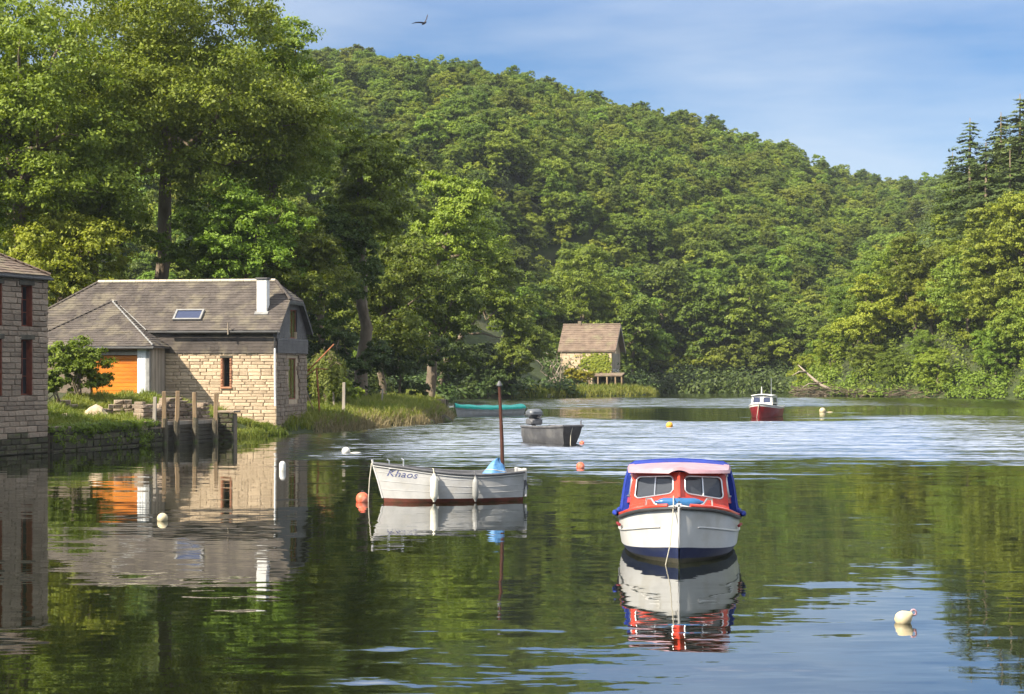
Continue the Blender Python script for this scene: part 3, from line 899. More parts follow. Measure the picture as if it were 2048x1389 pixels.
# ------------------------------------------------------------------ masonry and slates
def stone_mesh(name, seed, mat):
    """a rough squared stone, unit size, face towards -y"""
    r_ = random.Random(seed)
    j = lambda a: r_.uniform(-a, a)
    bk = [(-0.5, 0.5, -0.5), (0.5, 0.5, -0.5), (0.5, 0.5, 0.5), (-0.5, 0.5, 0.5)]
    md_ = [(x * (0.98 + j(0.02)), -0.22 + j(0.1), z * (0.97 + j(0.03))) for x, _, z in bk]
    fr = [(x * (0.84 + j(0.07)), -0.5 + j(0.12), z * (0.78 + j(0.1))) for x, _, z in bk]
    v = bk + md_ + fr
    f = [(8, 9, 10, 11)]
    for a, b in ((0, 4), (4, 8)):
        for i in range(4):
            k = (i + 1) % 4
            f.append((a + i, a + k, b + k, b + i))
    me = bpy.data.meshes.new(name)
    me.from_pydata(v, [], f)
    import bmesh
    bm = bmesh.new(); bm.from_mesh(me); bmesh.ops.recalc_face_normals(bm, faces=bm.faces)
    for fc in bm.faces:
        c = fc.calc_center_median()
        if fc.normal.dot(c) < 0: fc.normal_flip()
    bm.to_mesh(me); bm.free()
    me.materials.append(M[mat])
    return me


STONES = {m: [stone_mesh('stone', 40 + i, m) for i in range(6)] for m in ('stone', 'stone_grey', 'stone_moss', 'brick_red')}


def lay_stones(parent, place, x0, x1, z0, z1, mat, holes=(), course=(0.16, 0.28), length=(0.32, 0.75), depth=0.14, seed=1, moss=None, skip=None):
    """courses of separate stones; place(x, z) gives (location, rz) in the parent's space"""
    r_ = random.Random(seed)
    z = z0; n = 0
    while z < z1 - 0.06:
        h = min(r_.uniform(*course), z1 - z)
        if z1 - z - h < 0.08: h = z1 - z
        # split the course at openings
        spans = [(x0, x1)]
        for hx0, hx1, hz0, hz1 in holes:
            if z + h > hz0 + 0.03 and z < hz1 - 0.03:
                spans = [q for a, b in spans for q in ((a, min(b, hx0)), (max(a, hx1), b)) if q[1] - q[0] > 0.05]
        for a, b in spans:
            x = a
            while x < b - 0.02:
                L_ = r_.uniform(*length)
                if b - x - L_ < 0.2: L_ = b - x
                xc, zc = x + L_ / 2, z + h / 2
                if skip is None or not skip(xc, zc):
                    m = moss if (moss and zc < moss[1] + r_.uniform(-0.25, 0.25)) else None
                    me_ = r_.choice(STONES[m[0] if m else mat])
                    loc, rz = place(xc, zc)
                    o = link('stone', me_, parent)
                    o.location = loc
                    o.rotation_euler = (r_.uniform(-0.02, 0.02), r_.uniform(-0.015, 0.015), rz + r_.uniform(-0.02, 0.02))
                    o.scale = (L_ - 0.010, depth * r_.uniform(0.85, 1.25), h - 0.010)
                    n += 1
                x += L_
        z += h
    return n


def slate_courses(name, poly, mat, parent, course=0.21, width=0.30, thick=0.014, seed=3, kind='stuff', lift=0.03):
    """overlapping slates laid over a sloping (or hanging) polygon; the polygon's lowest edge is the eave"""
    r_ = random.Random(seed)
    P_ = [Vector(p) for p in poly]
    n = Vector((0, 0, 0))
    for i in range(len(P_)):
        n += P_[i].cross(P_[(i + 1) % len(P_)])
    n.normalize()
    if n.z < -0.01 or (abs(n.z) <= 0.01 and n.y > 0.01 and False): n = -n
    up = (Vector((0, 0, 1)) - n * n.z).normalized()
    ax = up.cross(n).normalized()
    o = min(P_, key=lambda p: p.z)
    uv = [((p - o).dot(ax), (p - o).dot(up)) for p in P_]

    def xspan(v):
        xs = []
        for i in range(len(uv)):
            (x0, y0), (x1, y1) = uv[i], uv[(i + 1) % len(uv)]
            if (y0 - v) * (y1 - v) < 0: xs.append(x0 + (v - y0) / (y1 - y0) * (x1 - x0))
        return (min(xs), max(xs)) if len(xs) >= 2 else None
    mb = MB()
    vmax = max(b for _, b in uv)
    v = 0.0; k = 0
    while v < vmax - 0.05:
        sp_ = xspan(v + course * 0.35)
        if sp_ is None: v += course; k += 1; continue
        x = sp_[0] - (width / 2 if k % 2 else 0)
        while x < sp_[1]:
            w = width * r_.uniform(0.85, 1.15)
            xa, xb = max(x, sp_[0]) + 0.004, min(x + w, sp_[1]) - 0.004
            if xb - xa > 0.03:
                vt = min(v + course * 1.5, vmax)
                e0 = thick * r_.uniform(1.4, 2.6); j = r_.uniform(-0.012, 0.012)
                a = o + ax * xa + up * (v + j) + n * (lift + e0)
                b = o + ax * xb + up * (v + j) + n * (lift + e0 * r_.uniform(0.8, 1.2))
                c = o + ax * xb + up * vt + n * lift
                d = o + ax * xa + up * vt + n * lift
                mb.poly([a, b, c, d])
                mb.poly([a - n * thick * 1.5, b - n * thick * 1.5, b, a])
            x += w
        v += course; k += 1
    ob = mb.build(name, M[mat], parent, fix=False)
    if kind: ob['kind'] = kind
    return ob


def capping(name, a, b, mat, parent, length=0.45, r=0.13):
    """half-round ridge or hip tiles, one object each, between two points"""
    a, b = Vector(a), Vector(b)
    n = max(1, int(round((b - a).length / length)))
    d = (b - a) / n
    mb = MB()
    rows = []
    for s, q in ((0.0, 1.0), (0.96, 0.92)):
        rows.append([Vector((d.length * s, r * q * math.cos(t), r * q * 0.8 * math.sin(t))) for t in [math.pi * k / 6 for k in range(-1, 8)]])
    mb.grid(rows); mb.poly(rows[0]); mb.poly(list(reversed(rows[1])))
    first = mb.build(name, M[mat], parent)
    q = d.to_track_quat('X', 'Z')
    for i in range(n):
        o = first if i == 0 else link(name, first.data, parent)
        o.location = a + d * i
        o.rotation_mode = 'QUATERNION'; o.rotation_quaternion = q
    return first


def window_at(parent, M_, w, h, mat_frame, mat_glass, bars=1, cross=0, depth=0.10, fr=0.06, name='window'):
    """frame with panes and bars; M_ maps (x along, y into the wall, z up) to the parent's space"""
    mb = MB()
    for x0, x1, z0, z1 in ((0, fr, 0, h), (w - fr, w, 0, h), (fr, w - fr, 0, fr), (fr, w - fr, h - fr, h)):
        mb.box(x0, x1, 0, depth * 0.6, z0, z1, M_)
    f = mb.build(name, M[mat_frame], parent)
    xs = [fr + (w - 2 * fr) * i / (bars + 1) for i in range(bars + 2)]
    zs = [fr + (h - 2 * fr) * i / (cross + 1) for i in range(cross + 2)]
    for i in range(1, len(xs) - 1):
        MB().box(xs[i] - 0.02, xs[i] + 0.02, 0.008, depth * 0.5, fr, h - fr, M_).build('glazing_bar', M[mat_frame], f)
    for i in range(len(xs) - 1):
        for j in range(len(zs) - 1):
            MB().box(xs[i], xs[i + 1], depth * 0.35, depth * 0.4, zs[j], zs[j + 1], M_).build('pane', M[mat_glass], f)
    for j in range(1, len(zs) - 1):
        MB().box(fr, w - fr, 0.004, depth * 0.45, zs[j] - 0.015, zs[j] + 0.015, M_).build('glazing_bar', M[mat_frame], f)
    return f


# ------------------------------------------------------------------ slate-roofed house at the water
HC = at(553, 868, 92.0)
house = empty('waterside_house', (HC.x, HC.y, 0), R(-9),
              'long stone house with slate roof, white chimney and orange doors standing at the water', 'house')
ZE, ZR, ZS = 5.62, 8.45, 4.42          # eave, ridge, foot of the slate hanging
SLIT = (-3.02, -2.60, 2.58, 4.14)
LOWG = (2.55, 3.95, 1.85, 4.15)        # gable windows: y0, y1, z0, z1
UPG = (2.75, 4.15, 5.25, 6.85)
wl_ = MB()
# front wall core around the slit
wl_.box(-14.6, SLIT[0], 0.08, 0.45, -0.8, ZE); wl_.box(SLIT[1], -0.08, 0.08, 0.45, -0.8, ZE)
wl_.box(SLIT[0], SLIT[1], 0.08, 0.45, -0.8, SLIT[2]); wl_.box(SLIT[0], SLIT[1], 0.08, 0.45, SLIT[3], ZE)
wl_.box(-14.6, -0.08, 5.55, 5.95, -0.8, ZE); wl_.box(-14.6, -14.2, 0.45, 5.55, -0.8, ZE)
# gable wall core around the two windows
wl_.box(-0.45, -0.08, 0.45, LOWG[0], -0.8, ZE); wl_.box(-0.45, -0.08, LOWG[1], 5.55, -0.8, ZE)
wl_.box(-0.45, -0.08, LOWG[0], LOWG[1], -0.8, LOWG[2]); wl_.box(-0.45, -0.08, LOWG[0], LOWG[1], LOWG[3], UPG[2])
house_wall = wl_.build('wall', M['mortar'], house)
# gable triangle above the eave, clipped by the half hip
gb = MB()
ga = lambda z: (z - ZE) / 0.857 - 0.3
gb.slab([(-0.45, 0.0, ZE), (-0.45, UPG[0], ZE), (-0.45, UPG[0], min(7.2, ZE + (UPG[0] + 0.3) * 0.857)), (-0.45, 1.65, 7.28)], (0.37, 0, 0))
gb.slab([(-0.45, UPG[1], ZE), (-0.45, 6.0, ZE), (-0.45, 4.35, 7.28), (-0.45, UPG[1], 7.28)], (0.37, 0, 0))
gb.slab([(-0.45, UPG[0], UPG[3]), (-0.45, UPG[1], UPG[3]), (-0.45, UPG[1], 7.28), (-0.45, UPG[0], 7.28)], (0.37, 0, 0))
gb.build('gable_wall', M['slate_dark'], house)
# stones of the sunlit front wall, one by one
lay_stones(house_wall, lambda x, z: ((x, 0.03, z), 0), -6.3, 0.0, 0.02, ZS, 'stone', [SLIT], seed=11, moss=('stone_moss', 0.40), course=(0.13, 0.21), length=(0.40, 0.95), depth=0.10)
# gable stones are too foreshortened to pick apart: one mesh of courses
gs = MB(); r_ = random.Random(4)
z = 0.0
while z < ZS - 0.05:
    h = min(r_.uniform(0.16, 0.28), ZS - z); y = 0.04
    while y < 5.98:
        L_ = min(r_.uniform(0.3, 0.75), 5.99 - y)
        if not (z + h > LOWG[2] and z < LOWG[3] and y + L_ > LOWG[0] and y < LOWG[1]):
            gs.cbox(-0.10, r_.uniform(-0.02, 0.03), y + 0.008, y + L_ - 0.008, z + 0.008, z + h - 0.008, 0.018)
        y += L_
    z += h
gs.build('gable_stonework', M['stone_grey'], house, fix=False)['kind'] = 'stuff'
# mossy footing stones
for i in range(16):
    x = -5.6 + i * 0.37
    o = link('footing_stone', rnd.choice(STONES['stone_moss']), house)
    o.location = (x, -0.22 + rnd.uniform(-0.1, 0.1), 0.10 + rnd.uniform(0, 0.12)); o.scale = (0.5, 0.5, 0.42 + rnd.uniform(0, 0.2)); o.rotation_euler = (0, 0, rnd.uniform(-0.2, 0.2))
# slate hanging, front and gable
hang = MB().box(-6.9, 0.02, -0.05, 0.075, ZS, ZE - 0.02).build('hanging_batten', M['slate_dark'], house)
slate_courses('hanging_slates', [(-6.9, -0.05, ZS - 0.02), (0.04, -0.05, ZS - 0.02), (0.04, -0.05, ZE - 0.03), (-6.9, -0.05, ZE - 0.03)], 'slate', house, 0.17, 0.26, seed=5, lift=0.012)
MB().box(-0.08, 0.03, 0.08, 5.97, ZS, UPG[2] - 0.01).build('gable_batten', M['slate_dark'], house)
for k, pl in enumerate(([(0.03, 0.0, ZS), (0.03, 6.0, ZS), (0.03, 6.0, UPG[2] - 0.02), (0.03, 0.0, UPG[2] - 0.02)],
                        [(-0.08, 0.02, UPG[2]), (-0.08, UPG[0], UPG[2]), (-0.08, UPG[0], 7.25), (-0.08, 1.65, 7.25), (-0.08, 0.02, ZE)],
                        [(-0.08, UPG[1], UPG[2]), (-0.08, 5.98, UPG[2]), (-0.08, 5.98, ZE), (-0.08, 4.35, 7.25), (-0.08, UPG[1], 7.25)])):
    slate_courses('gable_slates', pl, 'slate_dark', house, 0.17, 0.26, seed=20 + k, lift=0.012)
# roof
XR = 0.28
RF = [(-15.3, -0.3, ZE), (XR, -0.3, ZE), (XR, 1.68, 7.32), (-1.0, 3.0, ZR), (-11.3, 3.0, ZR)]
RB = [(XR, 6.3, ZE), (-15.3, 6.3, ZE), (-11.3, 3.0, ZR), (-1.0, 3.0, ZR), (XR, 4.32, 7.32)]
RL = [(-15.3, 6.3, ZE), (-15.3, -0.3, ZE), (-11.3, 3.0, ZR)]
RH = [(XR, 1.68, 7.32), (XR, 4.32, 7.32), (-1.0, 3.0, ZR)]
roof = MB()
for pl in (RF, RB, RL, RH): roof.slab(pl, (0, 0, -0.10))
roof = roof.build('roof', M['slate_dark'], house)
for nm_, pl, sd in (('roof_slates', RF, 1), ('roof_slates', RL, 2), ('roof_slates', RH, 3), ('roof_slates', RB, 4)):
    slate_courses(nm_, pl, 'slate', roof, 0.22, 0.32, seed=sd, lift=0.012)
capping('ridge_tile', (-11.35, 3.0, ZR + 0.03), (-0.95, 3.0, ZR + 0.03), 'ridge', roof)
capping('hip_tile', (-15.2, -0.22, ZE + 0.08), (-11.35, 3.0, ZR + 0.03), 'slate', roof, 0.5, 0.10)
capping('hip_tile', (XR, 1.68, 7.35), (-0.95, 3.0, ZR + 0.03), 'slate', roof, 0.5, 0.10)
# verge boards down the clipped gable
for a, b in (((XR, -0.3, ZE), (XR, 1.68, 7.32)), ((XR, 6.3, ZE), (XR, 4.32, 7.32)), ((XR, 1.68, 7.32), (XR, 4.32, 7.32))):
    a, b = Vector(a), Vector(b)
    MB().slab([a + Vector((-0.06, 0, -0.02)), b + Vector((-0.06, 0, -0.02)), b + Vector((-0.06, 0, -0.22)), a + Vector((-0.06, 0, -0.22))], (0.05, 0, 0)).build('verge_board', M['gutter'], roof)
# gutter and pipes
MB().tube([(-6.0, -0.40, ZE - 0.10), (XR - 0.1, -0.40, ZE - 0.10)], 0.065, 8).build('gutter', M['gutter'], house)
MB().tube([(-2.55, -0.50, ZE - 0.22), (-2.55, -0.50, ZE + 0.42)], 0.04, 8).build('vent_pipe', M['dead_wood'], house)
MB().tube([(-0.04, -0.16, ZS + 0.25), (-0.04, -0.16, 3.2), (-0.02, -0.17, 1.55)], 0.055, 8).build('downpipe', M['paint_white'], house)
MB().tube([(-0.04, -0.22, ZE - 0.12), (-0.04, -0.18, ZS + 0.25)], 0.05, 8).build('downpipe', M['gutter'], house)
# chimney
ch = MB().cbox(-1.36, -0.80, 0.80, 1.36, 5.9, 8.42, 0.015).build('chimney', M['render_white'], house)
MB().cbox(-1.42, -0.74, 0.74, 1.42, 8.42, 8.52, 0.015).build('chimney_cap', M['slate_dark'], ch)
MB().slab([(-1.46, 0.66, 6.50), (-0.70, 0.66, 6.50), (-0.70, 0.82, 6.66), (-1.46, 0.82, 6.66)], (0, -0.01, 0.03)).build('flashing', M['lead'], ch)
# roof light
rl = R(40.6)
Mr = Matrix.Translation((-5.95, 0.28, 6.165)) @ Matrix.Rotation(rl, 4, 'X')
sk = MB()
for x0, x1, y0, y1 in ((0, 1.6, 0, 0.10), (0, 1.6, 0.78, 0.88), (0, 0.10, 0.10, 0.78), (1.5, 1.6, 0.10, 0.78)):
    sk.box(x0, x1, y0, y1, 0.0, 0.13, Mr)
sk = sk.build('roof_light', M['lead'], roof)
MB().box(0.10, 1.5, 0.10, 0.78, 0.07, 0.085, Mr).build('pane', M['glass_sky'], sk)
# slit window with brick reveals
MB().box(SLIT[0] - 0.06, SLIT[1] + 0.06, 0.46, 0.50, SLIT[2] - 0.05, SLIT[3] + 0.05).build('slit_backing', M['void'], house)
window_at(house, Matrix.Translation((SLIT[0], 0.26, SLIT[2])), SLIT[1] - SLIT[0], SLIT[3] - SLIT[2], 'gutter', 'glass', bars=0, cross=1)
zb = SLIT[2]
while zb < SLIT[3] - 0.02:
    for xb in (SLIT[0] - 0.045, SLIT[1] + 0.045):
        o = link('brick', STONES['brick_red'][int(zb * 10) % 6], house_wall)
        o.location = (xb, 0.015, zb + 0.07); o.scale = (0.12, 0.17, 0.128)
    zb += 0.14
MB().cbox(SLIT[0] - 0.12, SLIT[1] + 0.12, -0.09, 0.2, SLIT[2] - 0.10, SLIT[2] - 0.005, 0.01).build('sill', M['stone'].copy() if False else M['brick_red'], house)
MB().cbox(SLIT[0] - 0.14, SLIT[1] + 0.14, -0.07, 0.2, SLIT[3] + 0.004, SLIT[3] + 0.12, 0.01).build('lintel', M['wood_wet'], house)
# gable windows
for g, zz_ in ((LOWG, 0), (UPG, 1)):
    Mg = Matrix.Translation((-0.12 if zz_ == 0 else -0.14, g[0], g[2])) @ Matrix.Rotation(R(90), 4, 'Z')
    window_at(house, Mg, g[1] - g[0], g[3] - g[2], 'iron_red', 'glass_olive', bars=1, cross=0)
# front wing with hipped roof
WX0, WX1, WY = -13.3, -6.3, -2.3
wing = MB()
DX0, DX1, DZ0, DZ1 = -9.6, -6.98, 1.95, 4.28
wing.box(WX0, DX0, WY, WY + 0.3, 0.6, 4.75); wing.box(DX0, DX1, WY, WY + 0.3, DZ1, 4.75)
wing.box(WX1 - 0.10, WX1, WY + 0.3, 0.0, 0.6, 4.75); wing.box(WX0, WX0 + 0.3, WY + 0.3, 0.0, 0.6, 4.75)
wing.box(DX1, WX1, WY, WY + 0.3, 0.6, 1.7)
wing.box(DX0, DX1, WY, WY + 0.3, 0.6, DZ0)
wing.build('wing_wall', M['mortar_dark'], house)
MB().box(DX0 + 0.0, WX1 - 0.35, WY + 0.32, WY + 0.36, 0.7, 4.7).build('wing_lining', M['void'], house)
door = MB().box(DX0 + 0.02, DX1 - 0.02, WY + 0.14, WY + 0.2, DZ0 + 0.01, DZ1 - 0.01).build('door', M['orange'], house)
for i in range(11):
    z0 = DZ0 + 0.02 + i * (DZ1 - DZ0 - 0.04) / 11
    MB().cbox(DX0 + 0.03, DX1 - 0.03, WY + 0.10, WY + 0.14, z0, z0 + (DZ1 - DZ0 - 0.04) / 11 - 0.012, 0.008).build('plank', M['orange'], door)
MB().box(DX0 - 0.1, DX1 + 0.08, WY - 0.02, WY + 0.1, DZ1 + 0.005, DZ1 + 0.16).build('lintel', M['wood_grey'], house)
wp = MB().cbox(DX1 + 0.02, WX1 - 0.16, WY - 0.03, WY + 0.25, 1.72, 4.6, 0.01).build('white_panel', M['paint_white'], house)
for i in range(3):
    x0 = DX1 + 0.06 + i * 0.145
    MB().cbox(x0, x0 + 0.125, WY - 0.052, WY - 0.031, 1.8, 4.5, 0.006).build('board', M['paint_white'], wp)
MB().cbox(WX1 - 0.15, WX1 + 0.02, WY - 0.04, WY + 0.14, 1.5, 4.72, 0.01).build('corner_post', M['lead'], house)
sdp = MB().box(WX1 + 0.002, WX1 + 0.03, WY + 0.16, -0.04, 1.5, 4.7).build('side_cladding', M['wood_grey'], house)
for i in range(9):
    y0 = WY + 0.18 + i * 0.226
    MB().cbox(WX1 + 0.03, WX1 + 0.055, y0, y0 + 0.21, 1.5, 4.68, 0.006).build('board', M['wood_grey'], sdp)
EW, PK = 4.74, 7.28
xe0, xe1, ye = WX0 - 0.35, WX1 + 0.35, WY - 0.35
xm = (xe0 + xe1) / 2; run = (xe1 - xe0) / 2
ypk = ye + run
yv = lambda z: -0.3 + (z - ZE) / 0.857        # main slope at a height
WF = [(xe0, ye, EW), (xe1, ye, EW), (xm, ypk, PK)]
WR = [(xe1, ye, EW), (xe1, -0.05, EW), (xe1 - run * (ZE - EW) / (PK - EW), -0.32, ZE + 0.0), (xm, yv(PK) + 0.1, PK), (xm, ypk, PK)]
WL = [(xe0, -0.05, EW), (xe0, ye, EW), (xm, ypk, PK), (xm, yv(PK) + 0.1, PK), (xe0 + run * (ZE - EW) / (PK - EW), -0.32, ZE)]
wr = MB()
for pl in (WF, WR, WL): wr.slab(pl, (0, 0, -0.09))
wing_roof = wr.build('wing_roof', M['slate_dark'], house)
for pl, sd in ((WF, 31), (WR, 32), (WL, 33)):
    slate_courses('roof_slates', pl, 'slate', wing_roof, 0.22, 0.32, seed=sd, lift=0.014)
capping('hip_tile', (xe1 - 0.05, ye + 0.05, EW + 0.07), (xm, ypk, PK + 0.04), 'lead', wing_roof, 0.5, 0.055)
capping('hip_tile', (xe0 + 0.05, ye + 0.05, EW + 0.07), (xm, ypk, PK + 0.04), 'slate', wing_roof, 0.5, 0.085)
capping('ridge_tile', (xm, ypk, PK + 0.04), (xm, yv(PK) + 0.05, PK + 0.04), 'ridge', wing_roof, 0.45, 0.1)
MB().tube([(xe1 - run * (ZE - EW) / (PK - EW) + 0.05, -0.36, ZE + 0.05), (xm + 0.02, yv(PK) + 0.05, PK + 0.03)], 0.028, 6).build('valley_lead', M['lead'], wing_roof)
MB().tube([(xe0, ye - 0.06, EW - 0.10), (xe1 + 0.04, ye - 0.06, EW - 0.10)], 0.055, 8).build('gutter', M['gutter'], wing_roof)

# ------------------------------------------------------------------ old mill at the left edge
MCX, MCY = -19.6, 72.0
mill = empty('stone_mill', (MCX, MCY, 0), math.atan2(0.928, 0.371),
             'tall old stone mill with slate roof cut by the left edge of the picture', 'mill')
# local x runs away from the camera along the river wall, wall face looks towards local -y
MZ = 7.45
mw = [(-1.75, -1.05, 5.3, 7.0), (-1.75, -1.05, 2.45, 4.75), (-3.9, -3.0, 5.3, 7.0), (-3.9, -3.0, 2.45, 4.75)]
mm = MB()
for a, b in ((-14, -3.9), (-3.0, -1.75), (-1.05, 0)):
    mm.box(a, b, 0.08, 0.55, -0.8, MZ)
for a, b in ((-3.9, -3.0), (-1.75, -1.05)):
    mm.box(a, b, 0.08, 0.55, -0.8, 2.45); mm.box(a, b, 0.08, 0.55, 4.75, 5.3); mm.box(a, b, 0.08, 0.55, 7.0, MZ)
mm.box(-0.5, 0.0, 0.55, 8, -0.8, MZ); mm.box(-14, -13.5, 0.55, 8, -0.8, MZ); mm.box(-13.5, -0.5, 7.5, 8, -0.8, MZ)
mill_wall = mm.build('wall', M['mortar_dark'], mill)
lay_stones(mill_wall, lambda x, z: ((x, 0.03, z), 0), -5.0, 0.02, 0.02, MZ - 0.1, 'stone_grey', mw, seed=21, course=(0.17, 0.27), length=(0.42, 1.0), moss=('stone_moss', 0.9))
for i, (a, b, z0, z1) in enumerate(mw):
    f = window_at(mill, Matrix.Translation((a, 0.20, z0)), b - a, z1 - z0, 'iron_red', 'glass', bars=1, cross=2)
    MB().box(b - 0.03, b - 0.002, -0.035, 0.20, z0, z1).build('jamb_lining', M['iron_red'], mill)
    MB().cbox(a - 0.15, b + 0.15, -0.06, 0.3, z1 + 0.004, z1 + 0.2, 0.015).build('lintel', M['wood_wet'], mill)
    MB().box(a - 0.05, b + 0.05, 0.56, 0.6, z0 - 0.05, z1 + 0.05).build('window_backing', M['void'], mill)
mr_ = MB()
e = 0.12; sl_ = 0.56; run_ = 4.0 + e
MF = [(-14.3, -e, MZ - 0.02), (e, -e, MZ - 0.02), (e - run_, 4.0, MZ + run_ * sl_), (-14.3, 4.0, MZ + run_ * sl_)]
MEnd = [(e, -e, MZ - 0.02), (e, 8 + e, MZ - 0.02), (e - run_, 4.0, MZ + run_ * sl_)]
MBk = [(e, 8 + e, MZ - 0.02), (-14.3, 8 + e, MZ - 0.02), (-14.3, 4.0, MZ + run_ * sl_), (e - run_, 4.0, MZ + run_ * sl_)]
for pl in (MF, MEnd, MBk): mr_.slab(pl, (0, 0, -0.12))
mill_roof = mr_.build('roof', M['slate_dark'], mill)
for pl, sd in ((MF, 41), (MEnd, 42), (MBk, 43)):
    slate_courses('roof_slates', pl, 'slate_brown', mill_roof, 0.24, 0.34, seed=sd, lift=0.014)
capping('hip_tile', (e - 0.04, -e + 0.04, MZ + 0.06), (e - run_, 4.0, MZ + run_ * sl_), 'slate_brown', mill_roof, 0.5, 0.1)
MB().tube([(-14.2, -e - 0.05, MZ - 0.14), (e, -e - 0.05, MZ - 0.14)], 0.06, 8).build('gutter', M['gutter'], mill_roof)

# ------------------------------------------------------------------ quay wall
QL = [(-19.50, 72.3), (-16.9, 79.6), (-16.5, 80.35)]
quay = empty('quay_wall', (QL[0][0], QL[0][1], 0), 0, 'low mossy stone quay wall between the mill and the house', 'quay wall')
base_ = Vector((QL[0][0], QL[0][1], 0))
for k, (a, b) in enumerate(zip(QL[:-1], QL[1:])):
    a, b = Vector((*a, 0)), Vector((*b, 0))
    d = (b - a); L_ = d.length; d.normalize()
    nin = Vector((-d.y, d.x, 0))                 # towards land
    top = (1.04, 0.92, 0.75)[k]
    rzq = math.atan2(d.y, d.x)
    Mq = Matrix.Translation(a - base_) @ Matrix.Rotation(rzq, 4, 'Z')
    MB().box(0, L_ + 0.02, 0.10, 1.05, -1.0, top - 0.06, Mq).build('core', M['mortar_dark'], quay)
    lay_stones(quay, lambda x, z, a=a, d=d, nin=nin: ((a - base_) + d * x + nin * 0.05 + Vector((0, 0, z)), rzq), 0, L_, -0.12, top - 0.10,
               'stone_grey', seed=60 + k, moss=('stone_moss', 1.0), course=(0.16, 0.34), length=(0.3, 1.1), depth=0.24)
    x = 0
    while x < L_ - 0.1:
        w = min(rnd.uniform(0.6, 1.1), L_ - x)
        o = link('coping_stone', rnd.choice(STONES['stone_moss' if rnd.random() < 0.6 else 'stone_grey']), quay)
        o.location = (a - base_) + d * (x + w / 2) + nin * 0.22 + Vector((0, 0, top - 0.03 + rnd.uniform(-0.02, 0.03)))
        o.rotation_euler = (0, 0, rzq + rnd.uniform(-0.03, 0.03)); o.scale = (w - 0.03, 0.55, 0.16)
        x += w

# weeds rooted in the joints of the quay
r_ = np.random.default_rng(55); Q = []; T = []
for i in range(150):
    k = 0 if r_.uniform() < 0.93 else 1
    a, b = np.array(QL[k]), np.array(QL[k + 1]); t = r_.uniform()
    d_ = (b - a) / np.linalg.norm(b - a); ni = np.array([-d_[1], d_[0]])
    c = a + (b - a) * t + ni * r_.uniform(-0.06, 0.25); z = r_.uniform(0.2, 1.05) if r_.uniform() < 0.45 else r_.uniform(0.95, 1.12)
    n_ = int(r_.uniform(30, 90)); rr = r_.uniform(0.10, 0.38)
    ld = unit(r_, n_); ld[:, 2] -= 0.25
    pos = np.array([c[0], c[1], z]) + ld * rr * r_.uniform(0.3, 1, (n_, 1)) - np.array([*(ni * rr * 0.3), 0])
    Q.append(leaf_quads(r_, pos, norm(ld + np.array([*(-ni * 0.6), 0.4]) + unit(r_, n_) * 0.5), 0.06)); T.append(np.clip(r_.normal(0.5, 0.25, n_), 0, 1))
tag(link('quay_weeds', quad_mesh('quay_weeds', np.concatenate(Q), M['leaf_oak'], np.concatenate(T))), 'green weeds hanging from the joints and edge of the quay wall', 'weeds', kind='stuff')

# ------------------------------------------------------------------ timber posts of the old slip
def pole(name, p, h, r, mat, label, cat, group=None, lean=(0, 0), cap_mat=None, below=0.6):
    o = MB()
    pts = [(0, 0, -below), (lean[0] * 0.5, lean[1] * 0.5, h * 0.5), (lean[0], lean[1], h)]
    Mx = None
    n = 4
    rows = []
    for (x, y, z), s in zip(pts, (1.1, 1.0, 0.94)):
        rows.append([(x + r * s * cx_, y + r * s * cy_, z) for cx_, cy_ in ((-1, -0.8), (-0.8, -1), (0.8, -1), (1, -0.8), (1, 0.8), (0.8, 1), (-0.8, 1), (-1, 0.8))])
    o.grid(rows, True); o.poly(list(reversed(rows[0])))
    tip = [(x * 0.9 + lean[0] * 0.1, y * 0.9 + lean[1] * 0.1, z + r * 0.25) for x, y, z in rows[-1]]
    o.grid([rows[-1], tip], True); o.poly(tip)
    ob = o.build(name, M[mat], None)
    ob.location = p
    return tag(ob, label, cat, group)


for px, top, Y, lab, rz in ((329, 783, 80.6, 'timber slip post nearest the porch of the house', 0.1), (353, 779, 81.4, 'second timber slip post from the porch', 0.3),
                            (391, 778, 82.6, 'third timber slip post from the porch', 0.0), (430, 779, 83.9, 'timber slip post nearest the slit window', 0.2)):
    p = at(px, top, Y)
    po = pole('timber_post', (p.x, p.y, 0.0), p.z - 0.12 + rnd.uniform(-0.14, 0.10), 0.10, 'wood_post', lab, 'post', 'timber posts of the slip', (rnd.uniform(-0.10, 0.10), rnd.uniform(-0.05, 0.05)))
    po.rotation_euler = (0, 0, rz)
    wf = MB(); rows = []
    for j in range(6):
        zf = -0.5 + j * 0.33
        rows.append([(math.cos(a) * (0.150 + rnd.uniform(0, 0.025) - 0.004 * j), math.sin(a) * (0.150 + rnd.uniform(0, 0.025) - 0.004 * j), zf + (rnd.uniform(-0.2, 0.1) if j == 5 else 0)) for a in [2 * math.pi * k / 9 for k in range(9)]])
    wf.grid(rows, True); wf.poly(rows[-1])
    wf.build('weedy_foot', M['stone_moss'], po)
p = at(308, 795, 80.0)
pole('timber_post', (p.x, p.y, 0.3), p.z - 0.3, 0.08, 'wood_grey', 'thin grey post at the left end of the slip posts', 'post', 'timber posts of the slip', (0.05, 0))
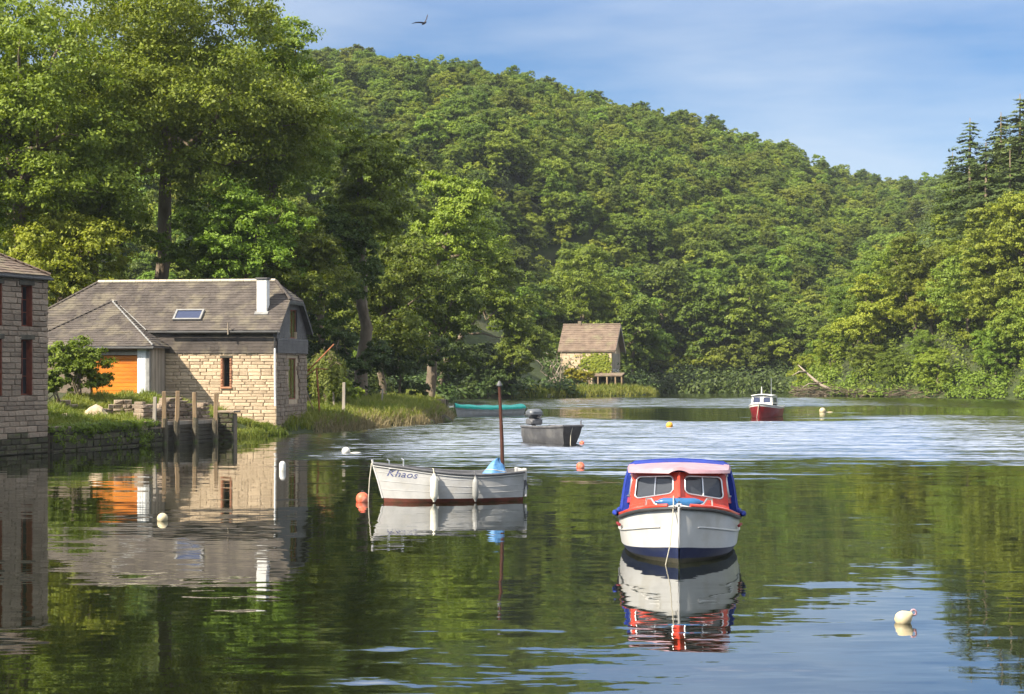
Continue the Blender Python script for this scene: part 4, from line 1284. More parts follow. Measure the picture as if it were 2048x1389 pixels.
# planked sluice boards between the posts
sl_a, sl_b = at(318, 860, 80.4), at(440, 860, 84.4)
slip = empty('slip_revetment', (sl_a.x, sl_a.y, 0), math.atan2(sl_b.y - sl_a.y, sl_b.x - sl_a.x), 'weathered plank revetment between the timber slip posts', 'revetment')
Ls = math.hypot(sl_b.x - sl_a.x, sl_b.y - sl_a.y)
MB().box(-0.3, Ls + 0.15, 0.30, 1.6, -0.6, 1.12).build('backfill', M['mortar_dark'], slip)
zz_ = -0.1; i = 0
while zz_ < 1.05:
    h = rnd.uniform(0.17, 0.24)
    MB().cbox(-0.2 + rnd.uniform(-0.1, 0.1), Ls + rnd.uniform(-0.05, 0.12), 0.16, 0.24 + rnd.uniform(0, 0.02), zz_, zz_ + h - 0.02, 0.012).build('plank', M['wood_wet' if zz_ < 0.7 else 'wood_grey'], slip)
    zz_ += h; i += 1
lay_stones(slip, lambda x, z: ((x, 1.0, z), 0), -0.3, Ls + 0.1, 1.12, 2.15, 'stone_grey', seed=71, depth=0.5, course=(0.12, 0.22), length=(0.2, 0.6), skip=lambda x, z: z > 1.95 - 0.35 * math.sin(x * 2.1))
# squat masonry block with dark mouth right of the posts
bk = at(450, 860, 85.0)
blk = empty('stone_pier', (bk.x, bk.y, 0), R(-9), 'squat dark stone pier at the foot of the house wall', 'pier')
MB().cbox(-0.38, 0.38, 0.1, 0.8, -0.6, 1.30, 0.03).build('core', M['mortar_dark'], blk)
lay_stones(blk, lambda x, z: ((x, 0.06, z), 0), -0.42, 0.42, -0.1, 1.35, 'stone_moss', seed=72, depth=0.2)
MB().cbox(-0.5, 0.5, -0.1, 0.9, 1.36, 1.46, 0.02).build('cap_slab', M['stone_grey'], blk)


# ------------------------------------------------------------------ far boathouse
FC = at(1222, 783, 240)
far = empty('far_boathouse', (FC.x, FC.y, 0), R(-17), 'small far boathouse with brown slate roof and cream wall among the trees', 'boathouse')
FB, FE, FR_, FW, FL = 0.55, 6.15, 9.95, 5.6, 7.4
fw = MB()
fwin = (-4.4, -3.6, 4.0, 5.0)
fw.box(-FL, fwin[0], 0, 0.35, 0, FE); fw.box(fwin[1], 0, 0, 0.35, 0, FE); fw.box(fwin[0], fwin[1], 0, 0.35, 0, fwin[2]); fw.box(fwin[0], fwin[1], 0, 0.35, fwin[3], FE)
fw.box(-0.35, 0, 0.35, FW, 0, FE); fw.box(-FL, -FL + 0.35, 0.35, FW, 0, FE); fw.box(-FL + 0.35, -0.35, FW - 0.35, FW, 0, FE)
fw.slab([(-0.35, 0, FE), (-0.35, FW, FE), (-0.35, FW / 2, FR_ - 0.25)], (0.33, 0, 0))
fwall = fw.build('wall', M['mortar'], far)
lay_stones(fwall, lambda x, z: ((x, -0.03, z), 0), -FL, 0.0, 0.4, FE - 0.05, 'stone', [fwin], seed=81, course=(0.5, 0.75), length=(0.8, 1.6), depth=0.12)
window_at(far, Matrix.Translation((fwin[0], 0.05, fwin[2])), 0.8, 1.0, 'paint_white', 'glass_sky', bars=1, cross=0)
sl2 = (FR_ - FE) / (FW / 2 + 0.3)
F1 = [(-FL - 0.3, -0.3, FE), (0.75, -0.3, FE), (0.75, FW / 2, FR_), (-FL - 0.3, FW / 2, FR_)]
F2 = [(0.75, FW + 0.3, FE), (-FL - 0.3, FW + 0.3, FE), (-FL - 0.3, FW / 2, FR_), (0.75, FW / 2, FR_)]
fr_ = MB()
for pl in (F1, F2): fr_.slab(pl, (0, 0, -0.14))
far_roof = fr_.build('roof', M['slate_brown'], far)
for pl, sd in ((F1, 51), (F2, 52)): slate_courses('roof_slates', pl, 'slate_brown', far_roof, 0.34, 0.5, 0.03, seed=sd, lift=0.02)
capping('ridge_tile', (-FL - 0.3, FW / 2, FR_ + 0.02), (0.75, FW / 2, FR_ + 0.02), 'slate_brown', far_roof, 0.75, 0.16)
MB().cbox(-5.5, -5.0, FW / 2 - 0.25, FW / 2 + 0.25, FR_ - 0.5, FR_ + 0.5, 0.04).build('chimney', M['slate_brown'], far)
for a, b in (((0.72, -0.3, FE), (0.72, FW / 2, FR_)), ((0.72, FW + 0.3, FE), (0.72, FW / 2, FR_))):
    a, b = Vector(a), Vector(b); dn = Vector((0, 0, -0.4))
    MB().slab([a, b, b + dn, a + dn], (0.06, 0, 0)).build('bargeboard', M['wood_grey'], far_roof)
MB().box(0.01, 0.05, FW / 2 - 0.45, FW / 2 + 0.45, 6.6, 9.0).build('gable_window', M['paint_white'], far)
for i in range(3):
    y0 = 1.2 + i * 1.15
    MB().box(0.02, 0.09, y0, y0 + 0.55, 0.9, 3.6).build('white_board', M['paint_white'], far)
MB().box(0.005, 0.05, 0.8, 5.0, 0.6, 5.8).build('door_leaf', M['wood_grey'], far)
MB().cbox(-0.25, 0.12, -0.12, 0.0, 2.9, FE - 0.1, 0.03).build('corner_board', M['stone'], far)
ivy = []
r_ = np.random.default_rng(77)
iv = np.stack([r_.normal(-1.9, 1.1, 900), r_.uniform(-0.35, -0.1, 900), r_.normal(4.3, 0.75, 900)], 1)
iv = iv[(iv[:, 2] < 5.9) & (iv[:, 0] < 0.1)]
io = link('ivy', quad_mesh('ivy', leaf_quads(r_, iv, norm(np.array([0, -1, 0.4]) + unit(r_, len(iv)) * 0.6), 0.24), M['leaf_lime'], r_.uniform(0, 1, len(iv))), far)
# open lean-to with posts beside it
shed = MB().slab([(-2.9, -1.7, 2.75), (2.0, -1.7, 2.75), (2.0, 0.0, 3.1), (-2.9, 0.0, 3.1)], (0, 0, -0.16)).build('lean_to_roof', M['slate_brown'], far)
MB().box(-2.7, -0.1, -0.12, -0.06, 0.4, 2.75).build('lean_to_back', M['wood_wet'], far)
MB().box(0.2, 1.9, -0.1, -0.04, 0.4, 2.85).build('lean_to_back', M['wood_wet'], far)
for x in (-2.75, -1.5, -0.2, 1.0, 1.9):
    MB().box(x - 0.09, x + 0.09, -1.62, -1.44, 0.2, 2.6).build('post', M['wood_post'], far)

# golden hedge under the wall, and shrubs
def shrub(name, c, radii, mat, n, leaf, label, seed, cat='shrub', blobs=20):
    r_ = np.random.default_rng(seed)
    Q, T, bc = crown_quads(r_, (0, 0, 0), radii, blobs, 8, max(6, n // (blobs * 8)), leaf, 0.35, bough=1.5)
    gz = hz(c.x, c.y)
    o = empty(name, (c.x, c.y, gz), 0, label, cat)
    f = link('foliage', quad_mesh('foliage', Q, M[mat], T), o)
    f.location = (0, 0, c.z - gz)
    mb = MB(); rr_ = np.random.default_rng(seed + 1)
    for k in range(6):
        limb(mb, (rr_.normal() * 0.12, rr_.normal() * 0.12, -0.2), bc[k] + np.array([0, 0, c.z - gz]), 0.05, 0.015, rr_, 5)
    mb.build('stems', M['bark'], o, smooth='all', fix=False)
    return o


shrub('golden_hedge', at(1150, 752, 233), (3.0, 1.0, 0.9), 'leaf_gold', 6000, 0.13, 'yellow clipped hedge in front of the far boathouse', 801, 'hedge')
shrub('garden_bush', at(158, 738, 84.5), (1.7, 1.4, 1.5), 'leaf_oak', 16000, 0.085, 'round dark green bush between the mill and the orange doors', 802, 'bush', 30)
shrub('garden_bush', at(112, 768, 81.0), (0.8, 0.8, 0.7), 'leaf_dark', 4200, 0.08, 'small dark bush at the corner of the mill', 803, 'bush')
shrub('yellow_shrub', at(140, 596, 100), (2.6, 2.0, 1.9), 'leaf_lime', 9000, 0.11, 'yellow-leaved shrub above the left end of the slate roof', 804, 'shrub')
shrub('bank_shrub', at(688, 786, 108), (1.4, 1.2, 0.8), 'leaf_oak', 2200, 0.13, 'small green shrub beside the fence post on the grass bank', 805, 'shrub')

# weeping tree by the gable
wt = at(652, 700, 106)
r_ = np.random.default_rng(91)
gz = hz(wt.x, wt.y)
wtree = empty('weeping_tree', (wt.x, wt.y, gz), 0, 'small pale weeping tree just right of the house gable', 'tree')
Q = []; T = []
mb = MB()
limb(mb, (0, 0, -0.3), (0.1, 0, 3.2), 0.12, 0.06, r_, 6)
for k in range(70):
    a = r_.uniform(0, 6.283); L_ = r_.uniform(0.25, 1.25)
    topz = 3.9 - 0.9 * (L_ / 1.25) ** 2 + r_.uniform(-0.3, 0.1)
    bot = max(0.5, topz - r_.uniform(1.4, 2.8))
    n_ = 44
    s = r_.uniform(0, 1, n_)
    p = np.stack([math.cos(a) * L_ * (1 + 0.1 * s), math.sin(a) * L_ * (1 + 0.1 * s), topz + (bot - topz) * s], 1) + r_.normal(size=(n_, 3)) * 0.06
    Q.append(leaf_quads(r_, p, norm(np.array([math.cos(a), math.sin(a), 0.25]) + unit(r_, n_) * 0.5), 0.10, 0.4)); T.append(np.clip(r_.normal(0.5, 0.3, n_), 0, 1))
    if k % 4 == 0: mb.tube([(0.05, 0, 2.6), (math.cos(a) * L_ * 0.6, math.sin(a) * L_ * 0.6, topz + 0.1), (math.cos(a) * L_, math.sin(a) * L_, topz - 0.1)], [0.03, 0.02, 0.01], 5)
mb.build('trunk', M['bark'], wtree, smooth='all', fix=False)
link('crown', quad_mesh('weeping_crown', np.concatenate(Q), M['leaf_willow'], np.concatenate(T)), wtree)

# rusty davit on the bank
dv = at(637, 843, 99.5)
dz = hz(dv.x, dv.y)
davit = empty('rusty_davit', (dv.x, dv.y, 0), 0, 'rusty iron davit frame on the bank beside the house gable', 'davit')


def dl(px, py, dy=0.0):
    p = at(px, py, 99.5 + dy); return (p.x - dv.x, p.y - dv.y, p.z)


MB().tube([dl(640, 846), dl(637, 790), dl(633, 736)], 0.05, 8).build('upright', M['rust'], davit)
MB().tube([dl(613, 745, 0.3), dl(640, 718, 0.1), dl(668, 689)], 0.045, 8).build('boom', M['rust'], davit)
MB().tube([dl(613, 752, 0.3), dl(632, 738), dl(655, 739, -0.2)], 0.035, 8).build('stay', M['rust'], davit)
MB().tube([dl(612, 784, 0.8), dl(634, 836, 0.1)], 0.035, 8).build('brace', M['wood_post'], davit)
MB().tube([dl(608, 845), dl(644, 846)], 0.04, 6).build('foot_rail', M['rust'], davit)

# fence posts and far bank wall
for px, top, bot, Y, lab in ((687, 766, 814, 104, 'grey fence post on the grass bank near the weeping tree'), (764, 779, 806, 116, 'thin pale fence post in the middle of the grass bank'),
                             (668, 785, 812, 106, 'short leaning fence post beside the weeping tree')):
    p = at(px, top, Y); g = hz(p.x, p.y)
    pole('fence_post', (p.x, p.y, g), max(p.z - g, 0.7), 0.09 if px == 687 else 0.055, 'wood_grey', lab, 'post', 'fence posts on the grass bank', (rnd.uniform(-0.05, 0.05), 0))
bw = at(855, 800, 146)
bank_wall = empty('bank_wall', (bw.x, bw.y, 0), R(-4), 'low broken stone wall at the end of the far grass bank', 'wall')
MB().box(-1.9, 1.5, 0.1, 0.7, -0.6, 0.85).build('core', M['mortar_dark'], bank_wall)
lay_stones(bank_wall, lambda x, z: ((x, 0.05, z), 0), -2.0, 1.55, 0.0, 1.0, 'stone_grey', seed=91, course=(0.3, 0.45), length=(0.5, 1.1), depth=0.3, skip=lambda x, z: z > 0.7 and x < -0.6)
lay_stones(bank_wall, lambda x, z: ((1.55, 0.4 + x, z), R(90)), 0, 0.9, 0.0, 0.95, 'stone_moss', seed=92, course=(0.3, 0.45), length=(0.4, 0.6), depth=0.25)

# garden in front of the wing: wall, rocks
gw = at(160, 812, 82.2)
garden_wall = empty('garden_wall', (gw.x, gw.y, 0), R(14), 'tumbled pale stone garden wall below the round bush', 'wall')
lay_stones(garden_wall, lambda x, z: ((x, 0.0, z), 0), -2.4, 3.0, 1.15, 2.05, 'stone_grey', seed=95, course=(0.12, 0.22), length=(0.2, 0.55), depth=0.5,
           skip=lambda x, z: z > 1.75 - 0.25 * math.sin(x * 2.2))
for px, py, Y, s, lab in ((188, 808, 81.0, (0.85, 0.6, 0.72), 'pointed pale rock in the garden below the orange doors'), (235, 822, 82.5, (0.55, 0.5, 0.4), 'small grey rock right of the pointed pale rock'),
                          (128, 822, 79.0, (0.6, 0.5, 0.35), 'flat grey rock beside the mill corner'), (268, 828, 83.5, (0.7, 0.5, 0.4), 'grey rock below the white panel of the wing')):
    p = at(px, py, Y); g = hz(p.x, p.y)
    r_ = random.Random(px); mb = MB(); rows = []
    for j in range(6):
        t = j / 5; rr = math.cos(t * math.pi / 2) ** 0.7
        rows.append([(rr * math.cos(a) * r_.uniform(0.8, 1.15) + 0.15 * t, rr * math.sin(a) * r_.uniform(0.8, 1.15), t * 1.1) for a in [2 * math.pi * k / 9 for k in range(9)]])
    mb.grid(rows, True)
    o = mb.build('garden_rock', M['stone'], None)
    o.location = (p.x, p.y, g - 0.08); o.scale = (s[0] * 0.8, s[1] * 0.8, s[2])
    tag(o, lab, 'rock', 'rocks in the garden')
# dark boulders at the foot of the grass bank
for i, (px, py, sz_) in enumerate(((655, 852, 0.55), (672, 845, 0.75), (690, 850, 0.6), (712, 848, 0.7), (735, 850, 0.35), (760, 849, 0.45), (792, 846, 0.4), (828, 842, 0.5), (860, 842, 0.35), (888, 840, 0.5), (630, 858, 0.6))):
    Y = 11946 / (py + 6 - 740); p = at(px, py, Y + 0.8)
    r_ = random.Random(900 + i); mb = MB(); rows = []
    for j in range(6):
        t = j / 5; rr = math.cos(t * math.pi / 2) ** 0.5
        rows.append([(rr * math.cos(a) * r_.uniform(0.85, 1.15), rr * math.sin(a) * r_.uniform(0.85, 1.15), t * r_.uniform(0.9, 1.1)) for a in [2 * math.pi * k / 10 for k in range(10)]])
    mb.grid(rows, True)
    o = mb.build('bank_boulder', M['stone_moss'], None, smooth=True)
    o.location = (p.x, p.y, -0.12); o.scale = (sz_ * 1.1, sz_ * 0.9, sz_ * 1.25)
    k_ = sorted((655, 672, 690, 712, 735, 760, 792, 828, 860, 888, 630)).index(px)
    tag(o, 'dark boulder at the waterline below the grass bank, ' + ('nearest the house', 'second from the house', 'third from the house', 'fourth from the house', 'fifth from the house', 'sixth from the house', 'fifth from the bank tip', 'fourth from the bank tip', 'third from the bank tip', 'second from the bank tip', 'at the bank tip')[k_], 'boulder', 'boulders along the grass bank')


# ------------------------------------------------------------------ grass
def grass(name, areas, mat, label, seed, height, blades=5, width=0.035):
    """areas: (x0, x1, y0, y1, count, dmin, dmax) scattered on land between two distances from the water"""
    r_ = np.random.default_rng(seed)
    P_ = []
    for x0, x1, y0, y1, n, d0, d1 in areas:
        x = r_.uniform(x0, x1, n); y = r_.uniform(y0, y1, n)
        d = shore_dist(x, y)
        k = (d > d0) & (d < d1)
        P_.append(np.stack([x[k], y[k], hgt(x[k], y[k])], 1))
    P_ = np.repeat(np.concatenate(P_), blades, 0)
    n = len(P_)
    P_[:, :2] += r_.normal(size=(n, 2)) * 0.08
    h = height * r_.uniform(0.45, 1.25, n) * (0.7 + 0.5 * np.sin(P_[:, 0] * 1.7 + P_[:, 1] * 0.9) ** 2)
    lean = r_.normal(size=(n, 2)) * 0.35
    a = r_.uniform(0, math.pi, n)
    w = np.stack([np.cos(a), np.sin(a), np.zeros(n)], 1) * width * r_.uniform(0.7, 1.3, n)[:, None]
    base = P_ + np.array([0, 0, -0.04])
    mid = P_ + np.stack([lean[:, 0] * h * 0.35, lean[:, 1] * h * 0.35, h * 0.6], 1)
    tip = P_ + np.stack([lean[:, 0] * h, lean[:, 1] * h, h * (1 - 0.25 * np.abs(lean).sum(1))], 1)
    Q = np.stack([base - w, base + w, mid + w * 0.7, mid - w * 0.7], 1)
    Q2 = np.stack([mid - w * 0.7, mid + w * 0.7, tip + w * 0.1, tip - w * 0.1], 1)
    t = np.clip(r_.normal(0.45, 0.25, n) + 0.3 * np.sin(P_[:, 0] * 0.8 + 2) * np.sin(P_[:, 1] * 0.5), 0, 1)
    return tag(link(name, quad_mesh(name, np.concatenate([Q, Q2]), M[mat], np.concatenate([t, t]))), label, 'grass', kind='stuff')


grass('grass', [(-22, -15.2, 72, 91, 6500, 0.9, 7.0), (-23, -15.5, 70, 85, 2600, 0.35, 1.2)], 'grass', 'tufted green grass on the quay in front of the house', 301, 0.42, 6, 0.022)
grass('grass', [(-13, -3.8, 93, 140, 11000, 0.7, 9.0)], 'grass', 'tall green grass on the bank right of the house', 302, 0.62, 6, 0.028)
grass('grass', [(-12, -4.5, 138, 190, 5000, 0.6, 8.0)], 'grass', 'shaded grass on the bank behind the broken wall', 303, 0.6, 5, 0.04)
grass('reeds', [(-11, -3.8, 95, 128, 5200, 0.1, 1.5)], 'reed', 'dry straw-coloured reeds along the edge of the grass bank', 304, 0.60, 6, 0.024)
grass('grass', [(0, 22, 208, 246, 6000, 0.2, 6.0)], 'grass', 'green grass along the shore below the far boathouse', 305, 0.7, 5, 0.06)
grass('grass', [(-15.2, -12.0, 84.5, 92.2, 3200, 0.4, 6.0)], 'grass', 'mossy grass at the waterside foot of the house wall', 306, 0.28, 6, 0.02)

# ------------------------------------------------------------------ dead timber on the right shore
lg = at(1650, 786, 232)
log = MB()
log.tube([Vector(at(1668, 782, 230)) - lg, Vector(at(1640, 770, 231)) - lg, Vector(at(1615, 748, 232)) - lg, Vector(at(1596, 730, 233)) - lg], [0.26, 0.21, 0.15, 0.06], 9)
log.tube([Vector(at(1612, 745, 232)) - lg, Vector(at(1598, 744, 231.5)) - lg, Vector(at(1584, 752, 231)) - lg], [0.16, 0.11, 0.04], 7)
log.tube([Vector(at(1640, 770, 231)) - lg, Vector(at(1618, 768, 230)) - lg, Vector(at(1604, 776, 229)) - lg], [0.15, 0.10, 0.04], 7)
o = log.build('fallen_tree', M['dead_wood'], None, smooth='all'); o.location = lg
tag(o, 'bleached fallen tree trunk leaning out from the right bank', 'fallen tree')
r_ = np.random.default_rng(44)
bm_ = MB()
for i in range(420):
    t = r_.uniform(0, 1)
    px = 1590 + 440 * t ** 1.3; Y = 236 - 33 * t + r_.uniform(-0.5, 2.5)
    c = Vector(((px - 1024) / FPX * Y, Y, max(0.05, r_.normal(0.45, 0.35) * (1.2 - t * 0.7))))
    a = r_.uniform(-0.5, 0.5); L_ = r_.uniform(0.6, 2.2)
    bm_.tube([c - Vector((math.cos(a) * L_ / 2, 0.2, -r_.normal() * 0.25)), c + Vector((math.cos(a) * L_ / 2, r_.normal() * 0.4, math.sin(a) * L_ * 0.5))], [0.06, 0.03], 4, cap=False)
tag(bm_.build('driftwood', M['brush'], None, fix=False), 'brown driftwood and bare brush along the right shoreline', 'driftwood', kind='stuff')
# bare dead branches left of the far boathouse
db = at(1112, 738, 233)
g = hz(db.x, db.y)
dead = MB(); rr_ = np.random.default_rng(12)
for k in range(9):
    limb(dead, (rr_.normal() * 0.2, 0, -0.3), (rr_.uniform(-3.2, 1.6), rr_.uniform(-0.8, 0.6), rr_.uniform(2.0, 5.5)), 0.12, 0.02, rr_, 6, 0.12)
o = dead.build('dead_bush', M['dead_wood'], None, smooth='all', fix=False); o.location = (db.x, db.y, g)
tag(o, 'bare grey dead branches left of the far boathouse', 'dead bush')


# ------------------------------------------------------------------ boats
def cat_rows(stations, sub=5):
    """stations: list of rows of (x, half_breadth, z); Catmull-Rom along the length"""
    S = np.array(stations, float)
    n = len(S); out = []
    for i in range(n - 1):
        p0, p1, p2, p3 = S[max(i - 1, 0)], S[i], S[i + 1], S[min(i + 2, n - 1)]
        for k in range(sub):
            t = k / sub
            out.append(0.5 * ((2 * p1) + (-p0 + p2) * t + (2 * p0 - 5 * p1 + 4 * p2 - p3) * t * t + (-p0 + 3 * p1 - 3 * p2 + p3) * t ** 3))
    out.append(S[-1])
    out = np.array(out)
    out[:, :, 1] = np.maximum(out[:, :, 1], 0.0)
    return out


def hull_part(S, r0, r1, name, mat, parent, smooth=True, transom=True):
    mb = MB()
    for sgn in (1, -1):
        mb.grid([[(x, sgn * y, z) for x, y, z in st[r0:r1 + 1]] for st in S])
    if transom:
        st = S[-1][r0:r1 + 1]
        mb.grid([[(x, y, z) for x, y, z in st], [(x, -y, z) for x, y, z in st]])
    return mb.build(name, M[mat], parent, smooth=smooth)


def side_line(S, row, out=0.0, up=0.0, i0=0, i1=None):
    """both sides of a row, joined round the stem"""
    st = [s[row] for s in S[i0:i1]]
    a = [Vector((x, y + out, z + up)) for x, y, z in reversed(st)]
    b = [Vector((x, -y - out, z + up)) for x, y, z in st]
    return a, b


def open_shell(S, row_top, floor_z, name, mat, parent, wall=0.05):
    """the inside of an open boat: lining and floor"""
    mb = MB()
    rows = []
    for i_, st in enumerate(S[4:]):
        x, y, z = st[row_top]
        yb = max(min(st[row_top - 1][1], y) - wall * 1.5, 0.0)
        rows.append([(x, max(y - wall, 0), z - 0.01), (x - 0.15, yb, floor_z), (x - 0.15, -yb, floor_z), (x, -max(y - wall, 0), z - 0.01)])
    mb.grid(rows)
    st = rows[-1]
    return mb.build(name, M[mat], parent, smooth=True)


def fender(parent, name, top, length, r, mat, axis=Vector((0, 0, -1))):
    prof = [(0.0, 0), (r * 0.35, 0.0), (r * 0.4, 0.05), (r * 0.75, 0.09), (r, 0.16), (r, length - 0.16), (r * 0.75, length - 0.08), (r * 0.4, length - 0.04), (r * 0.3, length), (0, length)]
    q = Vector(axis).to_track_quat('Z', 'Y').to_matrix().to_4x4()
    return MB().lathe(prof, 14, Matrix.Translation(top) @ q).build(name, M[mat], parent, smooth=True)


def sag(a, b, drop, n=9):
    a, b = Vector(a), Vector(b)
    return [a + (b - a) * (i / (n - 1)) - Vector((0, 0, drop * math.sin(math.pi * i / (n - 1)))) for i in range(n)]


# --- red, white and blue cabin cruiser, bow towards us
CB = at(1358, 1131, 30.7)
cyaw = math.atan2(-CB.y, -CB.x)
cruiser = empty('cabin_cruiser', (CB.x, CB.y, 0), cyaw, 'white cabin cruiser with red windscreen and blue canvas, bow facing us', 'boat')
ST = []
for x, hs, hm, hb, hw, hk, zs, zb in (
        # x, half breadths at sheer, rub, boot top, waterline, bilge; sheer height, boot-top height
        (0.00, 0.03, 0.02, 0.015, 0.01, 0.005, 1.03, 0.29),
        (-0.16, 0.36, 0.28, 0.20, 0.14, 0.06, 1.00, 0.28),
        (-0.45, 0.66, 0.58, 0.49, 0.40, 0.20, 0.95, 0.25),
        (-0.95, 0.93, 0.88, 0.81, 0.71, 0.42, 0.85, 0.21),
        (-1.70, 1.10, 1.08, 1.03, 0.95, 0.62, 0.73, 0.17),
        (-2.80, 1.18, 1.17, 1.13, 1.06, 0.72, 0.64, 0.15),
        (-4.20, 1.16, 1.15, 1.11, 1.05, 0.70, 0.62, 0.17),
        (-5.40, 1.06, 1.05, 1.01, 0.95, 0.60, 0.64, 0.18)):
    rake = 0.14 if x > -0.01 else 0.10 if x > -0.2 else 0.04 if x > -0.5 else 0
    zr = zb + (zs - zb) * 0.52
    ST.append([(x - rake * 2.2, hk * 0.3, -0.32), (x - rake * 1.5, hk, -0.22), (x - rake, hw, zb * 0.3), (x - rake * 0.8, hb, zb), (x - rake * 0.4, hm, zr), (x, hs, zs)])
CS = cat_rows(ST, 5)
hull = hull_part(CS, 3, 5, 'hull', 'hull_white', cruiser)
hull_part(CS, 2, 3, 'boot_stripe', 'navy', cruiser)
hull_part(CS, 0, 2, 'hull_bottom', 'slime', cruiser)
# stem band
MB().tube([(CS[0][r][0] + 0.02, 0, CS[0][r][2]) for r in (3, 4, 5)], [0.018, 0.02, 0.025], 8).build('stem_band', M['hull_white'], cruiser, smooth=True)
# moulded strakes along the topsides
for sgn in (1, -1):
    st = [s[4] for s in CS[6:-1]]
    MB().tube([(x, sgn * (y + 0.004), z) for x, y, z in st], 0.018, 6).build('strake', M['hull_white'], cruiser, smooth=True)
    st = [s[5] for s in CS]
    MB().tube([(x + 0.01, sgn * (y + 0.01), z - 0.02) for x, y, z in st], 0.035, 8).build('rubbing_strake', M['rubber'], cruiser, smooth=True)
    MB().tube([(x, sgn * max(y - 0.01, 0), z + 0.035) for x, y, z in CS[3:, 5]], 0.035, 8).build('toe_rail', M['red_paint'], cruiser, smooth=True)
# deck
dk = MB()
dk.grid([[(x, y * f, z + 0.05 * (1 - f * f)) for f in (1, 0.66, 0.33, 0, -0.33, -0.66, -1)] for x, y, z in CS[:, 5]])
dk.build('deck', M['hull_white'], cruiser, smooth=True)
# coachroof front: V windscreen of two faces
WB0, WBs = Vector((-0.78, 0, 1.15)), 0.93       # centre foot; half width at the corners
wsx = -1.45
foot = {1: Vector((wsx, 0.93, 0.92)), -1: Vector((wsx, -0.93, 0.92))}
head = {1: Vector((wsx - 0.10, 0.86, 1.56)), -1: Vector((wsx - 0.10, -0.86, 1.56))}
WT0 = Vector((-0.95, 0, 1.60))
ws_parts = {}


def lerp(a, b, t): return a + (b - a) * t


def framed_face(parent, corners, holes_uv, mat_frame, mat_glass, thick, name, bars=(), rnd_c=0.10, glass_back=0.02):
    """planar-ish quad (a,b,c,d counter-clockwise from lower left) with one rounded window opening, its trim, pane(s) and bars"""
    a, b, c, d = corners
    P2 = lambda u, v: lerp(lerp(a, b, u), lerp(d, c, u), v)
    n = (b - a).cross(d - a).normalized()
    u0, u1, v0, v1 = holes_uv
    ring = []
    for cu, cv, s0 in ((u1 - rnd_c, v0 + rnd_c * 1.3, -90), (u1 - rnd_c, v1 - rnd_c * 1.3, 0), (u0 + rnd_c, v1 - rnd_c * 1.3, 90), (u0 + rnd_c, v0 + rnd_c * 1.3, 180)):
        for k in range(5):
            t = R(s0 + 22.5 * k)
            ring.append((cu + rnd_c * math.cos(t), cv + rnd_c * 1.3 * math.sin(t)))
    # outer boundary sampled to match the ring by angle from the opening's centre
    outer = []
    uc, vc = (u0 + u1) / 2, (v0 + v1) / 2
    for u, v in ring:
        du, dv_ = u - uc, v - vc
        ts = []
        if du > 1e-6: ts.append((1 - uc) / du)
        if du < -1e-6: ts.append((0 - uc) / du)
        if dv_ > 1e-6: ts.append((1 - vc) / dv_)
        if dv_ < -1e-6: ts.append((0 - vc) / dv_)
        t = min(ts); outer.append((uc + du * t, vc + dv_ * t))
    m = len(ring)
    mb = MB()
    for i in range(m):
        j = (i + 1) % m
        mb.poly([P2(*outer[i]), P2(*outer[j]), P2(*ring[j]), P2(*ring[i])])
        oi, oj = outer[i], outer[j]
        if abs(oi[0] - oj[0]) > 1e-4 and abs(oi[1] - oj[1]) > 1e-4:     # fill the corner
            cu = 1.0 if max(oi[0], oj[0]) > 0.999 else 0.0
            cv = 1.0 if max(oi[1], oj[1]) > 0.999 else 0.0
            mb.poly([P2(*oi), P2(cu, cv), P2(*oj)])
        mb.poly([P2(*ring[i]), P2(*ring[j]), P2(*ring[j]) - n * thick, P2(*ring[i]) - n * thick])
    f = mb.build(name, M[mat_frame], parent)
    rp_ = [P2(*q) + n * 0.008 for q in ring]
    MB().tube(rp_ + [rp_[0]], 0.016, 6, cap=False).build('window_trim', M['alu'], f, smooth='all')
    us = [u0] + [q for q in bars] + [u1]
    for i in range(len(us) - 1):
        pts = [(max(min(u, us[i + 1]), us[i]), v) for u, v in ring]
        seen = []
        for q in pts:
            if not seen or (abs(q[0] - seen[-1][0]) > 1e-5 or abs(q[1] - seen[-1][1]) > 1e-5): seen.append(q)
        if len(seen) > 3:
            MB().poly([P2(*q) - n * glass_back for q in seen]).build('pane', M[mat_glass], f)
    for q in bars:
        MB().tube([P2(q, v0) - n * 0.005, P2(q, v1) - n * 0.005], 0.014, 6).build('glazing_bar', M['alu'], f)
    return f


M['screen_glass'] = glass_mat('screen_glass', (0.05, 0.055, 0.065), 0.05)
# boat's port side is local +y, which lies on our right
framed_face(cruiser, (WB0, foot[1], head[1], WT0), (0.12, 0.90, 0.20, 0.86), 'red_paint', 'screen_glass', 0.05, 'windscreen', bars=(0.50,))
framed_face(cruiser, (foot[-1], WB0, WT0, head[-1]), (0.10, 0.88, 0.20, 0.86), 'red_paint', 'screen_glass', 0.05, 'windscreen', bars=(0.50,))
MB().tube([WB0 + Vector((0.01, 0, 0)), WT0 + Vector((0.01, 0, 0))], 0.035, 8).build('centre_post', M['red_paint'], cruiser, smooth=True)
